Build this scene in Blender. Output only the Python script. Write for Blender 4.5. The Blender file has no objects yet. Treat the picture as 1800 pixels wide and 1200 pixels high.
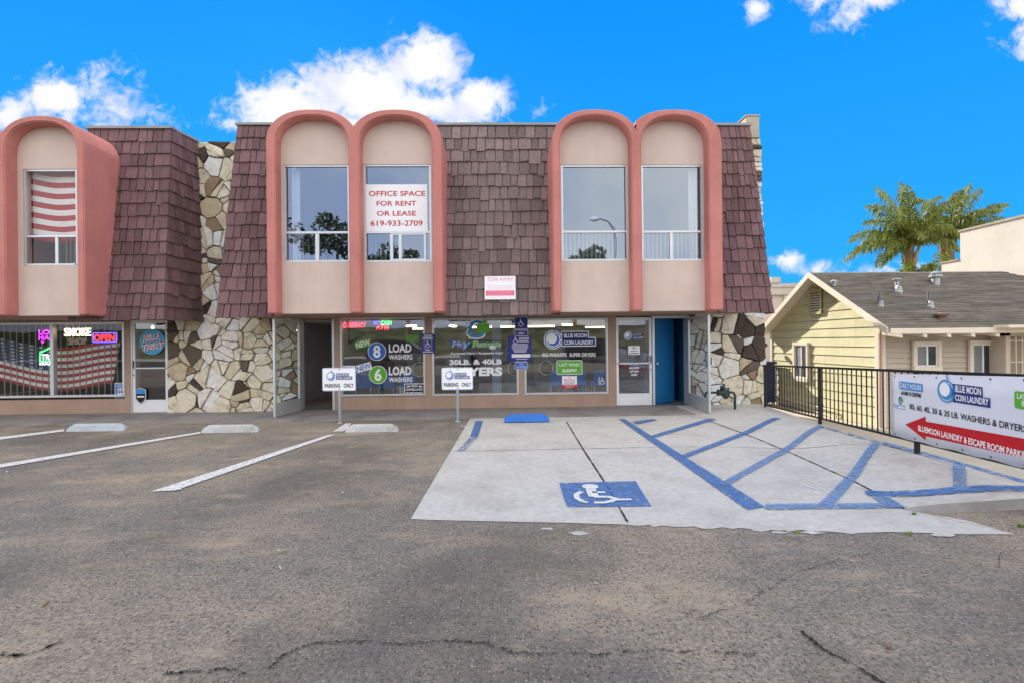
import bpy, bmesh, math, random
from mathutils import Vector, Matrix
C = bpy.context.scene
random.seed(7)
pi = math.pi
# ------------------------------------------------------------------ camera
YAW, ROLL, H, F = math.radians(1.4), math.radians(0.6), 1.52, 850.0
CAM = Vector((0, 0, H))
RM = Matrix.Rotation(-YAW, 3, 'Z') @ Matrix.Rotation(pi / 2, 3, 'X') @ Matrix.Rotation(-ROLL, 3, 'Z')
cd = bpy.data.cameras.new('camera'); cam = bpy.data.objects.new('camera', cd); C.collection.objects.link(cam)
cd.sensor_width = 36.0; cd.lens = F * 36 / 1800; cd.clip_start = 0.05; cd.clip_end = 3000
cam.matrix_world = Matrix.Translation(CAM) @ RM.to_4x4()
C.camera = cam
def ray(px, py): return RM @ Vector(((px - 900) / F, -(py - 600) / F, -1))
# ------------------------------------------------------------------ light
C.view_settings.view_transform = 'Standard'; C.view_settings.look = 'None'
C.view_settings.gamma = 1; C.view_settings.exposure = 1.12
SUN_EL, SUN_AZ = math.radians(27), math.radians(-20)      # sun low behind the shops, left of straight ahead
sd = bpy.data.lights.new('sun', 'SUN'); sd.energy = 4.2; sd.angle = math.radians(0.6); sd.color = (1, .93, .80)
so = bpy.data.objects.new('sun', sd); C.collection.objects.link(so)
sdir = Vector((math.sin(SUN_AZ) * math.cos(SUN_EL), math.cos(SUN_AZ) * math.cos(SUN_EL), math.sin(SUN_EL)))
so.rotation_euler = sdir.to_track_quat('Z', 'Y').to_euler(); so.location = sdir * 60
C.cycles.max_bounces = 7; C.cycles.transparent_max_bounces = 12; C.cycles.caustics_reflective = False; C.cycles.caustics_refractive = False

def world():
    w = bpy.data.worlds.new('World'); C.world = w; w.use_nodes = True
    nt = w.node_tree; N = nt.nodes; L = nt.links; N.clear()
    def n(t, **k):
        o = N.new(t)
        for a, b in k.items(): setattr(o, a, b)
        return o
    def lk(a, b): L.new(a, b)
    def math_(op, a, b=None, c=None, clamp=False):
        m = n('ShaderNodeMath', operation=op); m.use_clamp = clamp
        for i, x in enumerate((a, b, c)):
            if x is None: continue
            if isinstance(x, (int, float)): m.inputs[i].default_value = x
            else: lk(x, m.inputs[i])
        return m.outputs[0]
    def vm(op, a, b=None):
        m = n('ShaderNodeVectorMath', operation=op)
        for i, x in enumerate((a, b)):
            if x is None: continue
            if isinstance(x, tuple): m.inputs[i].default_value = x
            else: lk(x, m.inputs[i])
        return m
    def mix(f, a, b):
        m = n('ShaderNodeMix', data_type='RGBA')
        for i, x in ((0, f), (6, a), (7, b)):
            if isinstance(x, float): m.inputs[i].default_value = x
            elif isinstance(x, tuple): m.inputs[i].default_value = x + (1,)
            else: lk(x, m.inputs[i])
        return m.outputs[2]
    def mr(x, a, b, c=0, d=1, kind='SMOOTHSTEP'):
        m = n('ShaderNodeMapRange', interpolation_type=kind); lk(x, m.inputs[0])
        for i, q in enumerate((a, b, c, d)): m.inputs[i + 1].default_value = q
        return m.outputs[0]
    tc = n('ShaderNodeTexCoord'); gen = tc.outputs['Generated']
    sx = n('ShaderNodeSeparateXYZ'); lk(gen, sx.inputs[0])
    y = math_('MAXIMUM', sx.outputs[1], .08)
    cb = n('ShaderNodeCombineXYZ'); lk(math_('DIVIDE', sx.outputs[0], y), cb.inputs[0]); lk(math_('DIVIDE', sx.outputs[2], y), cb.inputs[1])
    uv = cb.outputs[0]
    blobs = [(640,165,190,90),(740,115,110,70),(500,190,100,62),(830,180,80,60),(700,190,260,45),(560,215,230,30),(440,185,40,30),
             (108,172,66,46),(165,160,50,42),(150,205,86,30),(14,205,26,30),(195,200,38,30),
             (1478,28,38,36),(1448,0,40,16),(1530,0,40,14),(1334,16,26,17),(1505,35,20,16),(1800,10,80,40),(1815,60,40,40),
             (1430,475,34,14),(1382,457,26,12),(1560,474,60,14),(1500,486,60,10)]
    fld = None
    for (px, py, a, b) in blobs:
        r = ray(px, py); cx, cz = r.x / r.y, r.z / r.y
        s = vm('SUBTRACT', uv, (cx, cz, 0)); m = vm('MULTIPLY', s.outputs[0], (F / a, F / b, 0))
        ln = vm('LENGTH', m.outputs[0]).outputs[1]
        small = a * b < 2600; pk = .50 if small else 1.0
        d = math_('SUBTRACT', pk, math_('MULTIPLY', ln, pk * (.62 if small else 1.0)))
        fld = d if fld is None else math_('SMOOTH_MAX', fld, d, .25)
    def noise(sc, det, rough, off=0, warp=0):
        t = n('ShaderNodeTexNoise'); t.inputs['Scale'].default_value = sc; t.inputs['Detail'].default_value = det; t.inputs['Roughness'].default_value = rough
        t.inputs['Distortion'].default_value = warp
        v = vm('ADD', uv, (off, off * .7, off)); lk(v.outputs[0], t.inputs['Vector']); return t.outputs[0]
    nz = noise(9, 9, .6, 0, .3)
    nzf = noise(26, 8, .65, 1.7, .5)
    f = math_('ADD', fld, math_('MULTIPLY', math_('SUBTRACT', nz, .50), 1.55))
    f = math_('ADD', f, math_('MULTIPLY', math_('SUBTRACT', nzf, .52), 1.25))
    al = mr(f, .02, .58)
    nz2 = noise(7, 5, .55, 3.1)
    shade = mr(math_('ADD', nz2, math_('MULTIPLY', fld, .25)), .35, .72)
    G = 0.46                                     # radiance that shows as white at exposure 1
    cloud = mix(shade, (.63 * G, .71 * G, .98 * G), (1.02 * G, 1.02 * G, 1.04 * G))
    sky = n('ShaderNodeTexSky', sky_type='NISHITA'); sky.sun_disc = False; sky.sun_elevation = SUN_EL; sky.sun_rotation = SUN_AZ
    sky.altitude = 100; sky.air_density = 1.0; sky.dust_density = .3; sky.ozone_density = 2.0
    skyc = vm('MULTIPLY', sky.outputs[0], (.012, .05, .10)).outputs[0]
    grad = mix(mr(sx.outputs[2], .05, .62, kind='LINEAR'), (.03 * G, .46 * G, 1.06 * G), (.001 * G, .29 * G, 1.0 * G))
    blue = mix(.07, grad, skyc)
    front = mix(al, blue, cloud)
    # out-of-view cloud deck behind and above, made pale to light the shop fronts neutrally
    t3 = n('ShaderNodeTexNoise'); t3.inputs['Scale'].default_value = 2.2; t3.inputs['Detail'].default_value = 7; lk(gen, t3.inputs['Vector'])
    deck = mix(mr(t3.outputs[0], .36, .64), (.52, .60, .80), (1.04, 1.0, .94))
    allc = mix(mr(sx.outputs[1], .52, .02), front, deck)
    ten = vm('MULTIPLY', allc, (10, 10, 10)).outputs[0]
    bg = n('ShaderNodeBackground'); bg.inputs[1].default_value = .1; lk(ten, bg.inputs[0])
    out = n('ShaderNodeOutputWorld'); lk(bg.outputs[0], out.inputs[0])
world()

# ------------------------------------------------------------------ geometry from measurements
def onY(px, py, Y): d = ray(px, py); return CAM + d * (Y / d.y)
def onX(px, py, X): d = ray(px, py); return CAM + d * (X / d.x)
def onZ(px, py, Z): d = ray(px, py); return CAM + d * ((Z - H) / d.z)
D, YF, YP, MY0, MY1 = 10.95, 9.26, 9.5, 9.76, 10.4        # shopfront wall, arch face, arch panel, mansard foot and head

class Plane:
    def __init__(s, o, u, v): s.o = Vector(o); s.u = Vector(u).normalized(); s.v = Vector(v).normalized(); s.n = s.u.cross(s.v)
    def uv(s, px, py):
        d = ray(px, py); p = CAM + d * ((s.o - CAM).dot(s.n) / d.dot(s.n)) - s.o
        return Vector((p.dot(s.u), p.dot(s.v)))
    def pt(s, a, b, k=0): return s.o + s.u * a + s.v * b + s.n * k
def FY(Y): return Plane((0, Y, 0), (1, 0, 0), (0, 0, 1))
def GZ(z): return Plane((0, 0, z), (1, 0, 0), (0, 1, 0))

class MB:
    def __init__(s): s.v = []; s.f = []; s.m = []; s.mi = 0
    def add(s, vs, fs, mi=None):
        b = len(s.v); s.v += [Vector(q) for q in vs]
        for f in fs: s.f.append([i + b for i in f]); s.m.append(s.mi if mi is None else mi)
        return s
    def box(s, x0, y0, z0, x1, y1, z1, mi=None):
        x0, x1 = sorted((x0, x1)); y0, y1 = sorted((y0, y1)); z0, z1 = sorted((z0, z1))
        return s.add([(x0,y0,z0),(x1,y0,z0),(x1,y1,z0),(x0,y1,z0),(x0,y0,z1),(x1,y0,z1),(x1,y1,z1),(x0,y1,z1)],
                     [(0,3,2,1),(4,5,6,7),(0,1,5,4),(1,2,6,5),(2,3,7,6),(3,0,4,7)], mi)
    def prism(s, pts, vec, mi=None):
        n = len(pts); vec = Vector(vec); p = [Vector(q) for q in pts]
        return s.add(p + [q + vec for q in p], [list(range(n))[::-1], list(range(n, 2 * n))] + [(i, (i + 1) % n, (i + 1) % n + n, i + n) for i in range(n)], mi)
    def poly(s, pts, mi=None): return s.add(pts, [list(range(len(pts)))], mi)
    def tube(s, pts, r, n=8, mi=None, closed=False):
        pts = [Vector(p) for p in pts]; rs = r if isinstance(r, (list, tuple)) else [r] * len(pts)
        vs = []; fs = []; m = len(pts)
        up = None
        for i, p in enumerate(pts):
            if closed: t = pts[(i + 1) % m] - pts[i - 1]
            else: t = pts[min(i + 1, m - 1)] - pts[max(i - 1, 0)]
            t.normalize()
            if up is None: up = Vector((0, 0, 1)) if abs(t.z) < .9 else Vector((1, 0, 0))
            a = t.cross(up).normalized(); b = t.cross(a).normalized(); up = -b if (-b).dot(up) > 0 else b
            b = t.cross(a)
            for k in range(n): vs.append(p + (a * math.cos(2 * pi * k / n) + b * math.sin(2 * pi * k / n)) * rs[i])
        for i in range(m if closed else m - 1):
            j = (i + 1) % m
            for k in range(n): fs.append((i * n + k, i * n + (k + 1) % n, j * n + (k + 1) % n, j * n + k))
        if not closed: fs.append(list(range(n))[::-1]); fs.append([(m - 1) * n + k for k in range(n)])
        return s.add(vs, fs, mi)
    def lathe(s, o, axis, prof, n=16, mi=None):          # prof: (radius, distance along axis)
        o = Vector(o); ax = Vector(axis).normalized(); a = ax.orthogonal().normalized(); b = ax.cross(a)
        vs = [o + ax * h + (a * math.cos(2 * pi * k / n) + b * math.sin(2 * pi * k / n)) * r for r, h in prof for k in range(n)]
        fs = [(i * n + k, i * n + (k + 1) % n, (i + 1) * n + (k + 1) % n, (i + 1) * n + k) for i in range(len(prof) - 1) for k in range(n)]
        fs += [list(range(n))[::-1], [(len(prof) - 1) * n + k for k in range(n)]]
        return s.add(vs, fs, mi)
    # flat drawing on a Plane (2-D coordinates in metres)
    def fill(s, pl, pts, k, mi=None):
        a = sum(pts[i][0] * pts[(i + 1) % len(pts)][1] - pts[(i + 1) % len(pts)][0] * pts[i][1] for i in range(len(pts)))
        if a < 0: pts = pts[::-1]
        return s.poly([pl.pt(x, y, k) for x, y in pts], mi)
    def rect(s, pl, x0, y0, x1, y1, k, mi=None, r=0):
        x0, x1 = sorted((x0, x1)); y0, y1 = sorted((y0, y1))
        return s.fill(pl, rr(x0, y0, x1, y1, r), k, mi)
    def prect(s, pl, px0, py0, px1, py1, k, mi=None, r=0):
        a = pl.uv(px0, py1); b = pl.uv(px1, py0); return s.rect(pl, a.x, a.y, b.x, b.y, k, mi, r)
    def disc(s, pl, c, r, k, mi=None, n=32): return s.fill(pl, [(c[0] + r * math.cos(2*pi*i/n), c[1] + r * math.sin(2*pi*i/n)) for i in range(n)], k, mi)
    def stroke(s, pl, pts, w, k, mi=None, closed=False):
        pts = [Vector(p) for p in pts]; m = len(pts); vs = []
        for i in range(m):
            t = (pts[(i + 1) % m] - pts[i - 1]) if closed else (pts[min(i + 1, m - 1)] - pts[max(i - 1, 0)])
            t.normalize(); q = Vector((-t.y, t.x)); ww = w[i] if isinstance(w, list) else w
            vs += [pl.pt(*(pts[i] - q * ww / 2), k), pl.pt(*(pts[i] + q * ww / 2), k)]
        fs = [(2*i, 2*((i+1) % m), 2*((i+1) % m)+1, 2*i+1) for i in range(m if closed else m - 1)]
        return s.add(vs, fs, mi)
    def text(s, pl, txt, x0, y0, x1, y1, k, mi=None, bold=0.0, slant=0.0, rot=0.0):
        """fit one line of lettering in the box x0,y0 (lower left) .. x1,y1 (upper right) of the plane"""
        vs, fs = glyphs(txt, bold)
        ax = min(v[0] for v in vs); bx = max(v[0] for v in vs); ay = min(v[1] for v in vs); by = max(v[1] for v in vs)
        w, h = x1 - x0, y1 - y0; cx, cy = (x0 + x1) / 2, (y0 + y1) / 2; out = []
        for x, y in vs:
            X = (x - ax) / (bx - ax) * w - w / 2; Y = (y - ay) / (by - ay) * h - h / 2; X += slant * Y
            out.append(pl.pt(cx + X * math.cos(rot) - Y * math.sin(rot), cy + X * math.sin(rot) + Y * math.cos(rot), k))
        return s.add(out, fs, mi)
    def ptext(s, pl, txt, px0, py0, px1, py1, k, mi=None, **kw):
        a = pl.uv(px0, py1); b = pl.uv(px1, py0); return s.text(pl, txt, a.x, a.y, b.x, b.y, k, mi, **kw)
def rr(x0, y0, x1, y1, r):
    if not r: return [(x0,y0),(x1,y0),(x1,y1),(x0,y1)]
    o = []
    for cx, cy, a0 in ((x1-r,y0+r,-90),(x1-r,y1-r,0),(x0+r,y1-r,90),(x0+r,y0+r,180)):
        for i in range(5): a = math.radians(a0 + 22.5 * i); o.append((cx + r*math.cos(a), cy + r*math.sin(a)))
    return o
_gl = {}
def glyphs(txt, bold):
    key = (txt, bold)
    if key not in _gl:
        cu = bpy.data.curves.new('lettering', 'FONT'); cu.body = txt; cu.offset = bold; cu.resolution_u = 3
        ob = bpy.data.objects.new('lettering', cu); me = ob.to_mesh()
        _gl[key] = ([(v.co.x, v.co.y) for v in me.vertices], [tuple(p.vertices) for p in me.polygons])
        ob.to_mesh_clear(); bpy.data.objects.remove(ob); bpy.data.curves.remove(cu)
    return _gl[key]

def meta(o, label=None, cat=None, group=None, kind=None):
    if label: o['label'] = label
    if cat: o['category'] = cat
    if group: o['group'] = group
    if kind: o['kind'] = kind
    return o
def thing(name, loc, label, cat, group=None):
    o = bpy.data.objects.new(name, None); C.collection.objects.link(o); o.location = loc; o.empty_display_size = .2
    return meta(o, label, cat, group)
def build(mb, name, mats, parent=None, smooth=False, bevel=0.0, fix=True, label=None):
    if not isinstance(mats, (list, tuple)): mats = [mats]
    base = Vector((0, 0, 0))
    if parent is None and mb.v:
        xs = [v.x for v in mb.v]; ys = [v.y for v in mb.v]; zs = [v.z for v in mb.v]
        base = Vector(((min(xs)+max(xs))/2, (min(ys)+max(ys))/2, min(zs)))
    me = bpy.data.meshes.new(name); me.from_pydata([v - base for v in mb.v], [], mb.f)
    for m in mats: me.materials.append(m)
    me.polygons.foreach_set('material_index', mb.m)
    if fix:
        bm = bmesh.new(); bm.from_mesh(me); bmesh.ops.recalc_face_normals(bm, faces=bm.faces)
        if bevel:
            es = [e for e in bm.edges if len(e.link_faces) == 2 and e.calc_face_angle(0) > .5]
            bmesh.ops.bevel(bm, geom=es, offset=bevel, segments=2, affect='EDGES', clamp_overlap=True)
        bm.to_mesh(me); bm.free()
    if smooth: me.polygons.foreach_set('use_smooth', [True] * len(me.polygons))
    o = bpy.data.objects.new(name, me); C.collection.objects.link(o)
    if parent is not None:
        o.parent = parent; o.location = -parent.location if parent.type == 'EMPTY' else (0, 0, 0)
    else: o.location = base
    if label: o['label'] = label
    return o
def copy_tree(o, parent=None):
    c = o.copy(); C.collection.objects.link(c)
    if parent is not None: c.parent = parent
    for ch in o.children: copy_tree(ch, c)
    return c

# ------------------------------------------------------------------ materials
def mat(name, col, rough=.75, metal=0.0, var=.12, vs=3.0, bump=0.0, bs=60.0, island=0.0, stretch=(1,1,1), emit=0.0, spec=.4, col2=None, c2=(.45,.6), c2s=2.0, wear=None, streak=0.0, leaf=0.0):
    m = bpy.data.materials.new(name); m.use_nodes = True; nt = m.node_tree; N = nt.nodes; L = nt.links
    p = N['Principled BSDF']; p.inputs['Roughness'].default_value = rough; p.inputs['Metallic'].default_value = metal
    p.inputs['Specular IOR Level'].default_value = spec
    tc = N.new('ShaderNodeTexCoord'); mp = N.new('ShaderNodeMapping'); mp.inputs['Scale'].default_value = stretch; L.new(tc.outputs['Object'], mp.inputs[0])
    def noise(s, d=6, r=.6):
        t = N.new('ShaderNodeTexNoise'); t.inputs['Scale'].default_value = s; t.inputs['Detail'].default_value = d; t.inputs['Roughness'].default_value = r
        L.new(mp.outputs[0], t.inputs['Vector']); return t.outputs[0]
    def mr(x, a, b, c, d):
        q = N.new('ShaderNodeMapRange'); L.new(x, q.inputs[0])
        for i, z in enumerate((a, b, c, d)): q.inputs[i+1].default_value = z
        return q.outputs[0]
    src = None
    if col2:
        mx = N.new('ShaderNodeMix'); mx.data_type = 'RGBA'; mx.inputs[6].default_value = (*col, 1); mx.inputs[7].default_value = (*col2, 1)
        L.new(mr(noise(c2s, 7, .65), c2[0], c2[1], 0, 1), mx.inputs[0]); src = mx.outputs[2]
    hv = N.new('ShaderNodeHueSaturation'); hv.inputs['Color'].default_value = (*col, 1)
    if src: L.new(src, hv.inputs['Color'])
    val = mr(noise(vs), .25, .75, 1 - var, 1 + var)
    if island:
        g = N.new('ShaderNodeNewGeometry'); mm = N.new('ShaderNodeMath'); mm.operation = 'MULTIPLY'
        L.new(val, mm.inputs[0]); L.new(mr(g.outputs['Random Per Island'], 0, 1, 1 - island, 1 + island), mm.inputs[1]); val = mm.outputs[0]
    if streak:                                           # rain runs and grime
        ms_ = N.new('ShaderNodeMapping'); ms_.inputs['Scale'].default_value = (2.2, 2.2, .22); L.new(tc.outputs['Object'], ms_.inputs[0]); ts = N.new('ShaderNodeTexNoise'); ts.inputs['Scale'].default_value = 1.6; ts.inputs['Detail'].default_value = 9; ts.inputs['Roughness'].default_value = .7; L.new(ms_.outputs[0], ts.inputs['Vector'])
        mm = N.new('ShaderNodeMath'); mm.operation = 'MULTIPLY'; L.new(val, mm.inputs[0]); L.new(mr(ts.outputs[0], .45, .8, 1, 1 - streak), mm.inputs[1]); val = mm.outputs[0]
    L.new(val, hv.inputs['Value']); L.new(hv.outputs[0], p.inputs['Base Color'])
    if leaf:
        tl = N.new('ShaderNodeBsdfTranslucent'); mx_ = N.new('ShaderNodeMixShader'); mx_.inputs[0].default_value = leaf; L.new(hv.outputs[0], tl.inputs[0]); L.new(p.outputs[0], mx_.inputs[1]); L.new(tl.outputs[0], mx_.inputs[2]); L.new(mx_.outputs[0], N['Material Output'].inputs[0])
    if emit: L.new(hv.outputs[0], p.inputs['Emission Color']); p.inputs['Emission Strength'].default_value = emit
    if bump:
        b = N.new('ShaderNodeBump'); b.inputs['Strength'].default_value = bump; b.inputs['Distance'].default_value = .02
        L.new(noise(bs, 5, .6), b.inputs['Height']); L.new(b.outputs[0], p.inputs['Normal'])
    if wear:                                             # worn paint: bare patches where the surface below shows
        tr = N.new('ShaderNodeBsdfTransparent'); ms = N.new('ShaderNodeMixShader')
        L.new(mr(noise(wear[0], 8, .7), wear[1], wear[2], 0, 1), ms.inputs[0]); L.new(tr.outputs[0], ms.inputs[2]); L.new(p.outputs[0], ms.inputs[1])
        L.new(ms.outputs[0], N['Material Output'].inputs[0])
    return m
def glass(name, tint=(.8,.85,.85), refl=.22, rough=.005, gc=(.95,.97,1)):
    m = bpy.data.materials.new(name); m.use_nodes = True; N = m.node_tree.nodes; L = m.node_tree.links; N.clear()
    t = N.new('ShaderNodeBsdfTransparent'); t.inputs[0].default_value = (*tint, 1)
    g = N.new('ShaderNodeBsdfGlossy'); g.inputs['Roughness'].default_value = rough; g.inputs['Color'].default_value = (*gc, 1)
    lw = N.new('ShaderNodeLayerWeight'); lw.inputs[0].default_value = .5
    pw = N.new('ShaderNodeMath'); pw.operation = 'POWER'; pw.inputs[1].default_value = 5; L.new(lw.outputs['Facing'], pw.inputs[0])
    a = N.new('ShaderNodeMath'); a.operation = 'ADD'; a.use_clamp = True; a.inputs[1].default_value = refl; L.new(pw.outputs[0], a.inputs[0])
    tc = N.new('ShaderNodeTexCoord'); nz = N.new('ShaderNodeTexNoise'); nz.inputs['Scale'].default_value = .9; L.new(tc.outputs['Object'], nz.inputs['Vector'])
    b = N.new('ShaderNodeBump'); b.inputs['Strength'].default_value = .04; b.inputs['Distance'].default_value = .05; L.new(nz.outputs[0], b.inputs['Height']); L.new(b.outputs[0], g.inputs['Normal'])
    mx = N.new('ShaderNodeMixShader'); L.new(a.outputs[0], mx.inputs[0]); L.new(t.outputs[0], mx.inputs[1]); L.new(g.outputs[0], mx.inputs[2])
    o = N.new('ShaderNodeOutputMaterial'); L.new(mx.outputs[0], o.inputs[0]); return m
M = {}
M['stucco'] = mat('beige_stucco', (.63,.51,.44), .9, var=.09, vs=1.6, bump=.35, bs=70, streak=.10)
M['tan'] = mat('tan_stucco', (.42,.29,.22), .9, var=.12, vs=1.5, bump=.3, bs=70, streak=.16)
M['pink'] = mat('salmon_stucco', (.555,.215,.188), .88, var=.13, vs=1.3, bump=.35, bs=60, streak=.14, col2=(.47,.185,.155), c2=(.5,.75), c2s=.8)
M['shingle'] = mat('maroon_shake', (.165,.093,.097), .85, var=.35, vs=10, bump=.5, bs=30, island=.27, stretch=(4,4,.35))
M['shinglegrey'] = mat('flare_hazed_shake', (.20,.148,.140), .88, var=.3, vs=10, bump=.5, bs=30, island=.28, stretch=(4,4,.35))  # centre mansard: sun flare haze painted in as a greyer, lighter shake colour
M['mortar'] = mat('mortar', (.13,.11,.08), .95, var=.3, bump=.4, bs=40)
M['alu'] = mat('aluminium', (.62,.64,.66), .38, metal=.55, var=.05, vs=4)
M['aludark'] = mat('dark_aluminium', (.16,.16,.17), .45, metal=.4, var=.1)
M['white'] = mat('white_paint', (.78,.78,.80), .5, var=.04)
M['whitel'] = mat('white_lettering', (.86,.87,.90), .5, var=.02)
M['black'] = mat('black_lettering', (.012,.012,.015), .5, var=.05)
M['navy'] = mat('navy_print', (.015,.03,.19), .45, var=.05)
M['signblue'] = mat('sign_blue', (.02,.03,.24), .45, var=.06)
M['royal'] = mat('royal_blue', (.03,.14,.52), .45, var=.05)
M['skyb'] = mat('light_blue_print', (.035,.26,.62), .45, var=.05)
M['green'] = mat('lime_print', (.11,.42,.03), .45, var=.05)
M['red'] = mat('red_print', (.50,.005,.012), .5, var=.06)
M['pinkred'] = mat('faded_red_print', (.78,.11,.20), .5, var=.05)
M['palepink'] = mat('pale_pink_print', (.85,.55,.62), .5, var=.05)
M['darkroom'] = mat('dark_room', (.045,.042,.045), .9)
M['glass'] = glass('shop_glass', refl=.15)
M['glassup'] = glass('upper_glass', (.78,.82,.86), refl=.26, gc=(.72,.84,1.0))
M['glassclear'] = glass('clear_glass', (.93,.94,.95), refl=.05)
M['steel'] = mat('galvanised_post', (.36,.40,.43), .45, metal=.5, var=.12)
def stone_mat():
    m = mat('flagstone', (.5,.4,.26), .9, var=.22, vs=9, bump=1.0, bs=16); nt = m.node_tree; N = nt.nodes; L = nt.links
    hv = [x for x in N if x.type == 'HUE_SAT'][0]; g = N.new('ShaderNodeNewGeometry'); r = N.new('ShaderNodeValToRGB'); r.color_ramp.interpolation = 'CONSTANT'
    cs = [(0,(.62,.55,.40)),(.14,(.72,.67,.55)),(.28,(.55,.46,.31)),(.36,(.75,.71,.63)),(.50,(.66,.60,.45)),(.60,(.74,.73,.70)),(.72,(.70,.63,.48)),(.80,(.07,.05,.04)),(.88,(.13,.10,.075)),(.95,(.30,.21,.13))]
    e = r.color_ramp.elements; e[0].position = 0; e[0].color = (*cs[0][1],1); e[1].position = cs[1][0]; e[1].color = (*cs[1][1],1)
    for p_, c_ in cs[2:]: q = e.new(p_); q.color = (*c_, 1)
    L.new(g.outputs['Random Per Island'], r.inputs[0])
    # brown lichen and iron blotches with a shape of their own
    t = N.new('ShaderNodeTexNoise'); t.inputs['Scale'].default_value = 5; t.inputs['Detail'].default_value = 8; t.inputs['Roughness'].default_value = .7
    tc = [x for x in N if x.type == 'TEX_COORD'][0]; L.new(tc.outputs['Object'], t.inputs['Vector'])
    q = N.new('ShaderNodeMapRange'); L.new(t.outputs[0], q.inputs[0])
    for i, z in enumerate((.56, .72, 0, .75)): q.inputs[i+1].default_value = z
    mx = N.new('ShaderNodeMix'); mx.data_type = 'RGBA'; L.new(q.outputs[0], mx.inputs[0]); L.new(r.outputs[0], mx.inputs[6]); mx.inputs[7].default_value = (.16,.12,.08,1)
    L.new(mx.outputs[2], hv.inputs['Color']); return m
M['stone'] = stone_mat()
# ================================================================== GROUND
def onplane0(px, py, z=0): p = onZ(px, py, z); return Vector((p.x, p.y))
J = [onplane0(*p) for p in ((1245,737),(1330,770),(1400,800),(1500,845),(1560,876),(1588,894))]      # joint where the raised slab begins
def dist_right(x, y):                                # distance to the right of the joint
    best = 1e9; sgn = 1
    for a, b in zip(J, J[1:]):
        ab = b - a; q = Vector((x, y)) - a; t = max(0, min(1, q.dot(ab) / ab.dot(ab))); d = (q - ab * t).length
        if d < best: best = d; sgn = 1 if ab.x * q.y - ab.y * q.x > 0 else -1
    return best * sgn
def hgt(x, y):
    d = dist_right(x, y)
    if d <= 0: return .006
    t = min(1, d / 1.1); return .006 + .11 * t * t * (3 - 2 * t) * max(.3, min(1, (11.2 - y) / 5.5))
def G(px, py):
    z = 0.0
    for _ in range(12): p = onZ(px, py, z); z = .5 * z + .5 * hgt(p.x, p.y)
    return p
FA = G(1344, 714); FB = G(1613, 797); FC = G(1800, 850)
fdir = Vector((FB.x - FA.x, FB.y - FA.y)).normalized()
FEND = Vector((FA.x, FA.y)) + fdir * 8.2                 # where the railing ends, just outside the picture

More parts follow.
